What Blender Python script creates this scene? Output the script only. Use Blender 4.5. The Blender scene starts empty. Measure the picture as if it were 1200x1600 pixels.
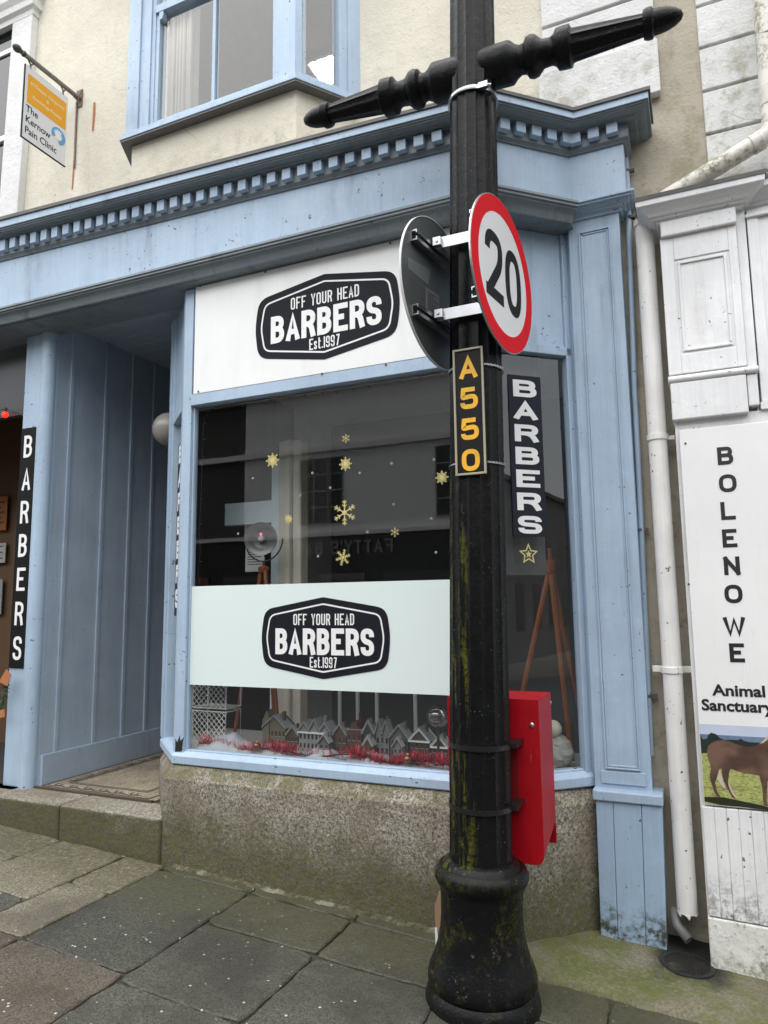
import bpy, bmesh, math, random
from mathutils import Vector, Matrix
random.seed(7)
S = bpy.context.scene
COL = S.collection
R = math.radians

# ------------------------------------------------------------------ camera survey
FPX = 1109.0
_Z = Vector((-105, 8480, -FPX)).normalized()
_X = Vector((2530, 176, FPX)); _X = (_X - _X.dot(_Z) * _Z).normalized()
_Y = _Z.cross(_X)
def ray(u, v):
    d = Vector((u - 600, 800 - v, -FPX)); return Vector((d.dot(_X), d.dot(_Y), d.dot(_Z)))
def P(u, v, y):                       # point of the survey on the plane Y = y
    r = ray(u, v); return r * (y / r.y)
def PX(u, v, x):
    r = ray(u, v); return r * (x / r.x)
def PZ(u, v, z):
    r = ray(u, v); return r * (z / r.z)
GX, GZ = 0.0585, -1.439 - 0.0585 * 1.156
def G(x, y=0): return GZ - GX * x
def PG(u, v):
    r = ray(u, v); return r * (GZ / (r.z + GX * r.x))

# ------------------------------------------------------------------ frames and mesh builder
class Fr:
    def __init__(s, o, ux, uy, uz=None):
        s.o = Vector(o); s.x = Vector(ux).normalized(); s.y = Vector(uy).normalized()
        s.z = Vector(uz) if uz is not None else s.x.cross(s.y)
    def __call__(s, x, y, z=0): return s.o + s.x * x + s.y * y + s.z * z
    def loc(s, p):
        d = Vector(p) - s.o; return (d.dot(s.x), d.dot(s.y), d.dot(s.z))
    def hit(s, u, v):                  # survey ray meets this plane -> local x, y
        r = ray(u, v); t = s.o.dot(s.z) / r.dot(s.z); return s.loc(r * t)
WORLD = Fr((0, 0, 0), (1, 0, 0), (0, 1, 0), (0, 0, 1))
FRONT = lambda y: Fr((0, y, 0), (1, 0, 0), (0, 0, 1))      # local z points to the street

class MB:
    def __init__(s): s.v = []; s.f = []; s.mi = []; s.cur = 0
    def add(s, vs, fs, mi=None):
        b = len(s.v); s.v += [Vector(p) for p in vs]
        for f in fs: s.f.append([b + i for i in f]); s.mi.append(s.cur if mi is None else mi)
        return s
    def box(s, x0, x1, y0, y1, z0, z1, F=WORLD):
        c = [F(x, y, z) for z in (z0, z1) for y in (y0, y1) for x in (x0, x1)]
        return s.add(c, [(0, 2, 3, 1), (4, 5, 7, 6), (0, 1, 5, 4), (2, 6, 7, 3), (0, 4, 6, 2), (1, 3, 7, 5)])
    def hexa(s, c):                    # 8 corners: bottom ring 4, top ring 4
        return s.add(c, [(3, 2, 1, 0), (4, 5, 6, 7), (0, 1, 5, 4), (1, 2, 6, 5), (2, 3, 7, 6), (3, 0, 4, 7)])
    def prism(s, poly, z0, z1, F=WORLD):
        n = len(poly)
        vs = [F(x, y, z0) for x, y in poly] + [F(x, y, z1) for x, y in poly]
        fs = [list(range(n))[::-1], list(range(n, 2 * n))] + [(i, (i + 1) % n, n + (i + 1) % n, n + i) for i in range(n)]
        return s.add(vs, fs)
    def quad(s, a, b, c, d): return s.add([a, b, c, d], [(0, 1, 2, 3)])
    def tube(s, pts, r, n=12, caps=True):
        pts = [Vector(p) for p in pts]; m = len(pts); rr = r if isinstance(r, (list, tuple)) else [r] * m
        up = None; rings = []
        for i, p in enumerate(pts):
            d = (pts[min(i + 1, m - 1)] - pts[max(i - 1, 0)]).normalized()
            if up is None:
                up = Vector((0, 0, 1)) if abs(d.z) < .9 else Vector((1, 0, 0))
            a = (up - up.dot(d) * d).normalized(); b = d.cross(a); up = a
            rings.append([p + (a * math.cos(2 * math.pi * k / n) + b * math.sin(2 * math.pi * k / n)) * rr[i] for k in range(n)])
        vs = [q for rg in rings for q in rg]
        fs = [(i * n + k, i * n + (k + 1) % n, (i + 1) * n + (k + 1) % n, (i + 1) * n + k) for i in range(m - 1) for k in range(n)]
        if caps: fs += [list(range(n))[::-1], list(range((m - 1) * n, m * n))]
        return s.add(vs, fs)
    def lathe(s, prof, o, axis=(0, 0, 1), n=32, flute=None):
        ax = Vector(axis).normalized(); a = Vector((1, 0, 0)) if abs(ax.x) < .9 else Vector((0, 1, 0))
        a = (a - a.dot(ax) * ax).normalized(); b = ax.cross(a); o = Vector(o); m = len(prof); vs = []
        for i, pr in enumerate(prof):
            for k in range(n):
                t = 2 * math.pi * k / n; r = pr[0]
                if flute and len(pr) > 2: r *= flute(t)
                vs.append(o + ax * pr[1] + (a * math.cos(t) + b * math.sin(t)) * r)
        fs = [(i * n + k, i * n + (k + 1) % n, (i + 1) * n + (k + 1) % n, (i + 1) * n + k) for i in range(m - 1) for k in range(n)]
        fs += [list(range(n))[::-1], list(range((m - 1) * n, m * n))]
        return s.add(vs, fs)
    def ball(s, c, r, n=16, sz=(1, 1, 1)):
        c = Vector(c); vs = []; m = n // 2
        for i in range(m + 1):
            ph = math.pi * i / m
            for k in range(n):
                t = 2 * math.pi * k / n
                vs.append(c + Vector((r * sz[0] * math.sin(ph) * math.cos(t), r * sz[1] * math.sin(ph) * math.sin(t), r * sz[2] * math.cos(ph))))
        return s.add(vs, [(i * n + k, i * n + (k + 1) % n, (i + 1) * n + (k + 1) % n, (i + 1) * n + k) for i in range(m) for k in range(n)])
    def sweep(s, path, prof, warp=None, caps=True):
        # path: plan points, street side on the right hand of travel; prof: closed (out, z)
        path = [Vector(p) for p in path]; m = len(path); n = len(prof); vs = []
        for i, p in enumerate(path):
            nn = []
            for a, b in ((i - 1, i), (i, i + 1)):
                if a >= 0 and b < m:
                    d = (path[b] - path[a]).normalized(); nn.append(Vector((d.y, -d.x)))
            mv = nn[0] if len(nn) == 1 else (nn[0] + nn[1]) / (1 + nn[0].dot(nn[1]))
            for o, z in prof:
                q = p + mv * o; zz = warp(q.x, z) if warp else z
                vs.append(Vector((q.x, q.y, zz)))
        fs = [(i * n + k, (i + 1) * n + k, (i + 1) * n + (k + 1) % n, i * n + (k + 1) % n) for i in range(m - 1) for k in range(n)]
        if caps: fs += [list(range(n)), list(range((m - 1) * n, m * n))[::-1]]
        return s.add(vs, fs)

def obj(name, mb, mats, parent=None, bevel=0, smooth=False, seg=2, sub=0):
    if not isinstance(mats, (list, tuple)): mats = [mats]
    off = parent['_w'] if parent is not None and '_w' in parent else (0, 0, 0)
    off = Vector(off)
    me = bpy.data.meshes.new(name)
    me.from_pydata([tuple(v - off) for v in mb.v], [], mb.f)
    for m in mats: me.materials.append(m)
    me.polygons.foreach_set('material_index', [min(i, len(mats) - 1) for i in mb.mi])
    bm = bmesh.new(); bm.from_mesh(me); bmesh.ops.recalc_face_normals(bm, faces=bm.faces[:]); bm.to_mesh(me); bm.free()
    o = bpy.data.objects.new(name, me); COL.objects.link(o)
    if parent is not None:
        o.parent = parent
        o['_w'] = tuple(off)
    if smooth:
        me.polygons.foreach_set('use_smooth', [True] * len(me.polygons))
        if smooth != 'all': me.set_sharp_from_angle(angle=R(38))
    if bevel:
        b = o.modifiers.new('bevel', 'BEVEL'); b.width = bevel; b.segments = seg; b.limit_method = 'ANGLE'; b.angle_limit = R(40)
        b.harden_normals = False
    if sub:
        b = o.modifiers.new('sub', 'SUBSURF'); b.levels = sub; b.render_levels = sub
    return o
def obj_split(name, mb, mats, parent=None, **kw):
    # every separate piece of the builder becomes a part of its own
    par = list(range(len(mb.v)))
    def find(i):
        while par[i] != i: par[i] = par[par[i]]; i = par[i]
        return i
    for f in mb.f:
        a = find(f[0])
        for i in f[1:]: par[find(i)] = a
    groups = {}
    for f, mi in zip(mb.f, mb.mi): groups.setdefault(find(f[0]), []).append((f, mi))
    out = []
    for g in groups.values():
        m = MB(); ix = {}
        for f, mi in g:
            for i in f:
                if i not in ix: ix[i] = len(m.v); m.v.append(mb.v[i])
            m.f.append([ix[i] for i in f]); m.mi.append(mi)
        out.append(obj(name, m, mats, parent, **kw))
    return out
def tag(o, label=None, cat=None, group=None, kind=None):
    if label: o['label'] = label
    if cat: o['category'] = cat
    if group: o['group'] = group
    if kind: o['kind'] = kind
    return o
def thing(name, label, cat, loc, group=None):
    o = bpy.data.objects.new(name, None); COL.objects.link(o); o.location = loc; o.empty_display_size = .1
    o['_w'] = tuple(loc)
    return tag(o, label, cat, group)
def copy_thing(src, loc, label):
    c = src.copy(); COL.objects.link(c); c.location = loc; c['label'] = label
    for ch in list(src.children):
        d = ch.copy(); COL.objects.link(d); d.parent = c
    return c

# ------------------------------------------------------------------ materials
class NT:
    def __init__(s, name):
        s.m = bpy.data.materials.new(name); s.m.use_nodes = True; s.t = s.m.node_tree
        s.b = s.t.nodes['Principled BSDF']; s.pos = s.n('ShaderNodeNewGeometry').outputs['Position']
    def n(s, typ, **kw):
        x = s.t.nodes.new(typ)
        for k, v in kw.items(): setattr(x, k, v)
        return x
    def l(s, a, b): s.t.links.new(a, b)
    def put(s, sock, v):
        if hasattr(v, 'is_linked'): s.l(v, sock)
        else: sock.default_value = v
    def map(s, sc=(1, 1, 1), rot=(0, 0, 0)):
        x = s.n('ShaderNodeMapping'); s.l(s.pos, x.inputs['Vector']); x.inputs['Scale'].default_value = sc; x.inputs['Rotation'].default_value = rot; return x.outputs[0]
    def noise(s, scale, detail=4, rough=.55, vec=None, dist=0):
        x = s.n('ShaderNodeTexNoise'); s.l(vec or s.pos, x.inputs['Vector'])
        x.inputs['Scale'].default_value = scale; x.inputs['Detail'].default_value = detail; x.inputs['Roughness'].default_value = rough; x.inputs['Distortion'].default_value = dist
        return x.outputs['Fac']
    def vor(s, scale, vec=None, feature='F1', out='Distance'):
        x = s.n('ShaderNodeTexVoronoi', feature=feature); s.l(vec or s.pos, x.inputs['Vector']); x.inputs['Scale'].default_value = scale
        return x.outputs[out]
    def ramp(s, fac, a, b, va=0.0, vb=1.0):
        x = s.n('ShaderNodeMapRange'); x.interpolation_type = 'SMOOTHSTEP'
        s.put(x.inputs[0], fac); x.inputs[1].default_value = a; x.inputs[2].default_value = b; x.inputs[3].default_value = va; x.inputs[4].default_value = vb
        return x.outputs[0]
    def math(s, op, a, b=0.0):
        x = s.n('ShaderNodeMath', operation=op); s.put(x.inputs[0], a); s.put(x.inputs[1], b); return x.outputs[0]
    def mix(s, fac, a, b, mode='MIX'):
        x = s.n('ShaderNodeMix', data_type='RGBA', blend_type=mode); s.put(x.inputs[0], fac)
        s.put(x.inputs[6], (*a, 1) if isinstance(a, tuple) else a); s.put(x.inputs[7], (*b, 1) if isinstance(b, tuple) else b); return x.outputs[2]
    def sep(s):
        x = s.n('ShaderNodeSeparateXYZ'); s.l(s.pos, x.inputs[0]); return x.outputs
    def bump(s, h, strength=.3, dist=.01):
        x = s.n('ShaderNodeBump'); s.l(h, x.inputs['Height']); x.inputs['Strength'].default_value = strength; x.inputs['Distance'].default_value = dist
        s.l(x.outputs[0], s.b.inputs['Normal']); return x
    def done(s, col, rough=.5, spec=.5, metal=0, coat=0):
        s.put(s.b.inputs['Base Color'], (*col, 1) if isinstance(col, tuple) else col); s.put(s.b.inputs['Roughness'], rough)
        s.b.inputs['Specular IOR Level'].default_value = spec; s.b.inputs['Metallic'].default_value = metal; s.b.inputs['Coat Weight'].default_value = coat
        return s.m

def paint(name, col, dirt=(.10, .10, .09), amt=.5, chips=.0, chipcol=(.10, .09, .08), rough=.45, bumps=.25, low=None, vary=.1, brush=.16):
    t = NT(name)
    d = tuple(c * (1 - vary) for c in col); li = tuple(min(1, c * (1 + vary * .6)) for c in col)
    c = t.mix(t.ramp(t.noise(2.3, 6, .6), .3, .7), d, li); c = t.mix(t.math('MULTIPLY', t.ramp(t.noise(13, 5, .65), .52, .72), .5 * vary / .1 * .5), c, tuple(min(1, k * 1.22 + .02) for k in col))
    br = t.noise(95, 3, .6, t.map((1, 1, .035))); c = t.mix(t.ramp(br, .35, .65, 0, brush), c, tuple(k * .62 for k in col))
    st = t.noise(9, 5, .65, t.map((1, 1, .12)))
    big = t.noise(1.7, 5, .6)
    f = t.math('MULTIPLY', t.ramp(st, .5, .78), t.ramp(big, .38, .68))
    c = t.mix(t.math('MULTIPLY', f, amt), c, dirt)
    fine = t.noise(70, 4, .7)
    c = t.mix(t.math('MULTIPLY', t.ramp(fine, .55, .8), amt * .35), c, dirt)
    if chips:
        k = t.math('MULTIPLY', t.ramp(t.noise(38, 3, .6), .66, .69), t.ramp(t.noise(5.5, 4, .6), .62 - chips * .2, .66 - chips * .2))
        c = t.mix(k, c, chipcol)
        sc = t.math('MULTIPLY', t.ramp(t.noise(240, 2, .5), .70, .74), t.ramp(t.noise(9, 3), .48, .6))
        c = t.mix(t.math('MULTIPLY', sc, .4), c, chipcol)
    if low is not None:               # splash dirt that sits just above the pavement
        z = t.sep()
        hgt = t.math('ADD', z[2], t.math('MULTIPLY', z[0], GX))      # height above the sloping pavement (+GZ)
        w = t.ramp(t.math('ADD', hgt, t.math('MULTIPLY', t.noise(7, 5, .7), -.5)), GZ - .20 + low, GZ - .2, 0, 1)
        w2 = t.math('MULTIPLY', w, t.ramp(t.noise(34, 5, .7), .40, .62))
        c = t.mix(w2, c, (.055, .055, .035))
    t.bump(t.math('ADD', t.math('ADD', t.noise(26, 5, .6), t.math('MULTIPLY', br, .5)), t.math('MULTIPLY', t.noise(160, 3, .6), .35)), bumps, .006)
    return t.done(c, t.ramp(st, .3, .8, rough - .08, rough + .2))

def plain(name, col, rough=.5, metal=0, spec=.5, vary=.12, nscale=12, bump=.0, coat=0):
    t = NT(name); c = t.mix(t.noise(nscale, 5, .6), tuple(k * (1 - vary) for k in col), tuple(min(1, k * (1 + vary)) for k in col))
    if bump: t.bump(t.noise(nscale * 6, 4, .6), bump, .004)
    return t.done(c, rough, spec, metal, coat)

def glass(name, tint=(1, 1, 1), refl=1.0, base=.045):
    t = NT(name); t.t.nodes.remove(t.b)
    lw = t.n('ShaderNodeLayerWeight'); lw.inputs['Blend'].default_value = .5
    fac = t.math('ADD', t.math('MULTIPLY', t.math('POWER', lw.outputs['Facing'], 4.0), .9 * refl), base * refl)
    tr = t.n('ShaderNodeBsdfTransparent'); tr.inputs[0].default_value = (*tint, 1)
    gl = t.n('ShaderNodeBsdfGlossy'); gl.inputs['Roughness'].default_value = .0; gl.inputs['Color'].default_value = (1, 1, 1, 1)
    bp = t.n('ShaderNodeBump'); bp.inputs['Strength'].default_value = .02; bp.inputs['Distance'].default_value = .02
    t.l(t.noise(1.6, 1), bp.inputs['Height']); t.l(bp.outputs[0], gl.inputs['Normal'])
    mx = t.n('ShaderNodeMixShader'); t.l(fac, mx.inputs[0]); t.l(tr.outputs[0], mx.inputs[1]); t.l(gl.outputs[0], mx.inputs[2])
    t.l(mx.outputs[0], t.t.nodes['Material Output'].inputs['Surface']); return t.m

def emit(name, col, st):
    t = NT(name); t.b.inputs['Emission Color'].default_value = (*col, 1); t.b.inputs['Emission Strength'].default_value = st
    return t.done(col, .5)

def granite(name='granite', ledge=.75, foot=1.0):
    t = NT(name)
    a = t.noise(75, 3, .7); b = t.noise(42, 4, .7)
    c = t.mix(t.ramp(a, .35, .66), (.085, .077, .062), (.42, .385, .32))
    c = t.mix(t.ramp(b, .56, .70), c, (.60, .56, .48))
    vg = t.n('ShaderNodeRGBToBW'); t.l(t.vor(150, out='Color'), vg.inputs[0]); c = t.mix(.42, c, t.mix(t.ramp(vg.outputs[0], .25, .75), (.06, .054, .044), (.50, .46, .38)))
    c = t.mix(t.ramp(t.noise(90, 2, .5), .63, .70), c, (.035, .033, .03))
    c = t.mix(t.math('MULTIPLY', t.ramp(t.noise(3.2, 5, .6), .40, .66), .55), c, (.15, .115, .075))
    z = t.sep(); g = t.n('ShaderNodeNewGeometry'); nz = t.n('ShaderNodeSeparateXYZ'); t.l(g.outputs['True Normal'], nz.inputs[0])
    hg = t.math('SUBTRACT', t.math('ADD', z[2], t.math('MULTIPLY', z[0], GX)), GZ)
    up_ = t.ramp(nz.outputs[2], .5, .85, 1, 0)
    wet = t.ramp(t.math('ADD', hg, t.math('MULTIPLY', t.noise(4.5, 5, .65), -.42)), .20, -.12)
    wet = t.math('MULTIPLY', wet, up_); c = t.mix(t.math('MULTIPLY', wet, .72 * foot), c, (.06, .054, .036))
    # moss: bed at the foot of the stone, and along the weathered ledge
    mo = t.math('MULTIPLY', t.ramp(t.math('ADD', hg, t.math('MULTIPLY', t.noise(6, 6, .7), -.60)), .14, -.20), t.ramp(t.noise(30, 5, .7), .36, .6))
    mo = t.math('MULTIPLY', mo, t.math('ADD', t.math('MULTIPLY', up_, .85), .15))
    led = t.math('MULTIPLY', t.ramp(nz.outputs[2], .3, .6), t.ramp(t.noise(9, 5, .7), .40, .60))
    drip = t.math('MULTIPLY', t.ramp(t.math('ADD', z[2], t.math('MULTIPLY', t.noise(10, 4, .6, t.map((1, 1, .15))), -.16)), -.98, -.90), t.ramp(t.noise(26, 4, .7), .34, .6))
    m = t.math('MAXIMUM', t.math('MULTIPLY', mo, .85), t.math('MAXIMUM', t.math('MULTIPLY', led, ledge), t.math('MULTIPLY', drip, .55)))
    c = t.mix(m, c, t.mix(t.noise(40, 4), (.058, .058, .020), (.135, .125, .048)))
    t.bump(t.math('ADD', t.math('MULTIPLY', a, .6), t.math('ADD', b, t.math('MULTIPLY', t.noise(8, 4), 2.2))), .55, .008)
    return t.done(c, .8, .35)

def slabmat(name, col, spk=.3, wallmoss=True):
    t = NT(name)
    a = t.noise(110, 3, .75); b = t.noise(38, 5, .75)
    c = t.mix(t.ramp(a, .34, .66), tuple(k * .55 for k in col), tuple(k * 1.9 for k in col))
    c = t.mix(t.math('MULTIPLY', t.ramp(b, .52, .72), .35), c, tuple(k * 1.6 for k in col))
    vg = t.n('ShaderNodeRGBToBW'); t.l(t.vor(210, out='Color'), vg.inputs[0]); c = t.mix(.5, c, t.mix(t.ramp(vg.outputs[0], .25, .75), tuple(k * .35 for k in col), tuple(k * 1.9 for k in col)))
    c = t.mix(t.math('MULTIPLY', t.ramp(t.noise(2.6, 5, .6), .40, .7), .45), c, tuple(k * .6 for k in col))
    ch = t.math('MULTIPLY', t.ramp(t.vor(30), .19, .12), t.ramp(t.noise(17, 2), .57, .60))
    c = t.mix(t.math('MULTIPLY', ch, .8), c, (.55, .53, .47))
    gum = t.math('MULTIPLY', t.ramp(t.vor(6.5), .085, .055), t.ramp(t.noise(3.1, 2), .5, .56)); c = t.mix(t.math('MULTIPLY', gum, .55), c, tuple(min(.3, k * 2.4) for k in col))
    c = t.mix(t.math('MULTIPLY', t.ramp(t.noise(1.3, 5, .65), .50, .66), .45), c, tuple(k * .42 for k in col))
    if wallmoss:
        z = t.sep()
        w = t.ramp(t.math('ADD', z[1], t.math('MULTIPLY', t.noise(4.5, 6, .65), .6)), 2.82, 3.30)
        w = t.math('MULTIPLY', w, t.ramp(t.noise(34, 5, .75), .30, .62))
        w3 = t.math('MULTIPLY', t.ramp(t.noise(3.4, 6, .7), .56, .74), .5)
        c = t.mix(t.math('MAXIMUM', t.math('MULTIPLY', w, .78), w3), c, t.mix(t.noise(50, 3), (.042, .042, .018), (.085, .082, .034)))
    t.bump(t.math('ADD', t.math('MULTIPLY', a, .7), t.math('ADD', b, t.math('MULTIPLY', t.noise(9, 4), 1.5))), .5, .005)
    return t.done(c, t.ramp(b, .3, .7, .55, .85), .4)

def castiron():
    t = NT('black_cast_iron')
    c = t.mix(t.noise(18, 5, .65), (.004, .004, .0045), (.010, .0105, .011))
    z = t.sep()
    side = t.ramp(t.math('MULTIPLY', z[0], -1), .795, .84)
    h = t.math('MULTIPLY', t.ramp(z[2], .62, .30), t.ramp(z[2], -1.2, -.9))
    st = t.ramp(t.noise(26, 5, .7, t.map((1, 1, .12))), .49, .62)
    mo = t.math('MULTIPLY', t.math('MULTIPLY', side, h), t.math('MULTIPLY', st, t.ramp(t.noise(55, 4, .75), .36, .56)))
    low = t.math('MULTIPLY', t.ramp(z[2], -.93, -1.05), t.math('MULTIPLY', t.ramp(t.noise(8, 6, .7), .48, .64), t.ramp(t.noise(42, 5, .75), .42, .6)))
    mo = t.math('MAXIMUM', t.math('MULTIPLY', mo, .75), t.math('MULTIPLY', low, .32))
    c = t.mix(mo, c, t.mix(t.noise(60, 3), (.035, .04, .006), (.16, .16, .02)))
    c = t.mix(t.math('MULTIPLY', t.ramp(t.noise(30, 5, .7), .60, .74), t.ramp(z[2], -1.0, -1.2)), c, (.11, .07, .05))
    c = t.mix(t.math('MULTIPLY', t.ramp(t.vor(80), .10, .06), t.ramp(t.noise(14, 3), .5, .6)), c, (.35, .36, .36))
    t.bump(t.math('ADD', t.noise(30, 5, .65), t.math('MULTIPLY', t.noise(140, 3), .4)), .45, .006)
    return t.done(c, t.ramp(t.noise(12, 5, .6), .3, .7, .18, .36), .13)

def render_wall(name, col, stain=(.30, .26, .18), amt=.4, strong=.5):
    t = NT(name)
    c = t.mix(t.ramp(t.noise(2.0, 6, .62), .3, .72), tuple(k * .86 for k in col), col)
    c = t.mix(t.math('MULTIPLY', t.ramp(t.noise(7, 6, .7, t.map((1, 1, .25))), .54, .76), amt), c, stain)
    c = t.mix(t.math('MULTIPLY', t.ramp(t.noise(1.1, 5, .6), .5, .72), amt * .8), c, tuple(k * .66 for k in col))
    c = t.mix(t.math('MULTIPLY', t.ramp(t.noise(48, 4, .7), .64, .72), t.ramp(t.noise(4, 4), .52, .62)), c, (.16, .14, .11))
    zz = t.sep(); gz = t.math('MULTIPLY', t.ramp(zz[2], 2.95, 2.55), t.ramp(t.noise(7, 5, .7), .46, .66)); c = t.mix(t.math('MULTIPLY', gz, .6), c, (.24, .225, .13))
    c = t.mix(t.math('MULTIPLY', t.ramp(t.noise(28, 5, .75), .56, .70), .35), c, tuple(k * .55 for k in col))
    cr = t.ramp(t.vor(2.1, t.n('ShaderNodeVectorMath', operation='ADD').outputs[0] if 0 else None, 'DISTANCE_TO_EDGE'), .006, .0)
    c = t.mix(t.math('MULTIPLY', cr, t.ramp(t.noise(1.4, 3), .56, .64, 0, .55)), c, (.2, .17, .13))
    t.bump(t.math('ADD', t.math('MULTIPLY', t.noise(14, 6, .7), 1.4), t.math('MULTIPLY', t.noise(75, 4, .7), .6)), strong, .012)
    return t.done(c, .85, .25)

M = {}
M['blue'] = paint('blue_paint', (.375, .485, .61), (.10, .11, .115), amt=.55, chips=.6)
M['blue_low'] = paint('blue_paint_splashed', (.35, .475, .62), amt=.5, chips=.6, low=.16)
M['blue_cornice'] = paint('blue_paint_shaded', (.20, .235, .26), (.05, .055, .06), amt=.95, chips=.5)  # shaded copy of the blue for cornice, architrave and soffit
M['blue_lobby'] = paint('blue_paint_lobby', (.39, .475, .575), amt=.4, chips=.3)
M['white'] = paint('white_paint', (.78, .785, .785), (.22, .2, .16), amt=.35, chips=.8, chipcol=(.16, .14, .11))
M['white_low'] = paint('white_paint_splashed', (.78, .79, .785), (.2, .2, .16), amt=.35, chips=.9, chipcol=(.14, .13, .10), low=.42)
M['white_wall'] = render_wall('white_wall_paint', (.74, .738, .72), (.4, .38, .33), .25)
M['cream'] = render_wall('cream_render', (.72, .675, .56), (.36, .30, .19), .35)
M['cream_grey'] = render_wall('cream_render_grey', (.47, .42, .335), (.25, .215, .16), .6)  # darker, more stained copy of the cream render
M['granite'] = granite()
M['granite_step'] = granite('granite_step', .16, 1.2)
M['iron'] = castiron()
M['lead'] = plain('lead_sheet', (.13, .125, .12), .6, vary=.35, bump=.3)
M['signwhite'] = paint('sign_white', (.80, .80, .79), (.35, .33, .28), amt=.25, rough=.35, bumps=.03, vary=.03, brush=.02)
M['ink'] = plain('sign_black', (.010, .011, .016), .6, spec=.15)
M['letters'] = plain('letter_white', (.80, .80, .79), .45, vary=.03)
M['slate'] = plain('slate_grey_vinyl', (.018, .021, .030), .6, spec=.15)
M['glass'] = glass('window_glass', (.92, .95, .94), 1.15, .078)
M['glass_up'] = glass('upper_window_glass', (.9, .9, .88), .8, .09)
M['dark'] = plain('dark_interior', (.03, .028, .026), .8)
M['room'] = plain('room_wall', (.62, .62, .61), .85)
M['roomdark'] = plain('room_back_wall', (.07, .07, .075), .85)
M['ceil'] = plain('room_ceiling', (.6, .6, .59), .85)
M['steel'] = plain('galvanised_steel', (.42, .43, .44), .38, metal=1, vary=.25)
M['alu_dark'] = plain('sign_back_grey', (.072, .082, .080), .42, vary=.2)
t = NT('red_scuffed'); rc = t.mix(t.ramp(t.noise(4, 5, .6), .35, .7), (.30, .001, .006), (.37, .0025, .010)); rc = t.mix(t.math('MULTIPLY', t.ramp(t.noise(60, 4, .7, t.map((1, 1, .12))), .60, .70), t.ramp(t.noise(7, 3), .5, .6)), rc, (.42, .06, .06)); rc = t.mix(t.math('MULTIPLY', t.ramp(t.noise(5, 5, .7, t.map((1, 1, .3))), .52, .72), .5), rc, (.10, .004, .005)); t.bump(t.noise(30, 4), .05, .004)
M['red'] = t.done(rc, .45, .28) if True else plain('red_powder_coat', (.34, .001, .006), .5, vary=.12, spec=.25, bump=.03)

# ------------------------------------------------------------------ lettering (stroke alphabet)
def rounded(pts, r, closed=False, n=5):
    out = []; m = len(pts); V = [Vector((p[0], p[1])) for p in pts]
    rl = r if isinstance(r, list) else [r] * m
    for i in range(m):
        if (not closed and i in (0, m - 1)) or rl[i] <= 0: out.append(V[i]); continue
        a, b, c = V[i - 1], V[i], V[(i + 1) % m]
        d1, d2 = (a - b), (c - b); l1, l2 = d1.length, d2.length
        if l1 < 1e-6 or l2 < 1e-6: out.append(b); continue
        d1 /= l1; d2 /= l2
        k1 = l1 if (not closed and i - 1 == 0) else l1 / 2; k2 = l2 if (not closed and i + 1 == m - 1) else l2 / 2
        q = min(rl[i], k1 * .999, k2 * .999)
        p1, p2 = b + d1 * q, b + d2 * q
        for k in range(n + 1):
            t = k / n; out.append(p1 * (1 - t) ** 2 + b * (2 * t * (1 - t)) + p2 * t * t)
            # quadratic corner; weighted towards the corner for a rounder bend
    return out
def stroke(mb, pts, w, z0, z1, F, closed=False):
    pts = [Vector((p[0], p[1])) for p in pts]; q = [pts[0]]
    for p in pts[1:]:
        if (p - q[-1]).length > 1e-5: q.append(p)
    if closed and (q[0] - q[-1]).length < 1e-5: q.pop()
    m = len(q); L = []; Rr = []
    for i in range(m):
        ns = []
        for a, b in ((i - 1, i), (i, i + 1)):
            if closed: d = q[b % m] - q[a % m]
            elif a < 0 or b >= m: continue
            else: d = q[b] - q[a]
            d.normalize(); ns.append(Vector((-d.y, d.x)))
        if len(ns) == 1: mv = ns[0]
        else:
            den = 1 + ns[0].dot(ns[1]); mv = (ns[0] + ns[1]) / max(den, .35)
        L.append(q[i] + mv * w / 2); Rr.append(q[i] - mv * w / 2)
    vs = [F(p.x, p.y, z1) for p in L] + [F(p.x, p.y, z1) for p in Rr] + [F(p.x, p.y, z0) for p in L] + [F(p.x, p.y, z0) for p in Rr]
    fs = []
    for i in range(m if closed else m - 1):
        j = (i + 1) % m
        fs += [(i, m + i, m + j, j), (2 * m + i, 2 * m + j, 3 * m + j, 3 * m + i), (i, j, 2 * m + j, 2 * m + i), (m + j, m + i, 3 * m + i, 3 * m + j)]
    if not closed: fs += [(0, 2 * m, 3 * m, m), (m - 1, 2 * m - 1, 4 * m - 1, 3 * m - 1)]
    mb.add(vs, fs)
B1 = 9.0
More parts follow.
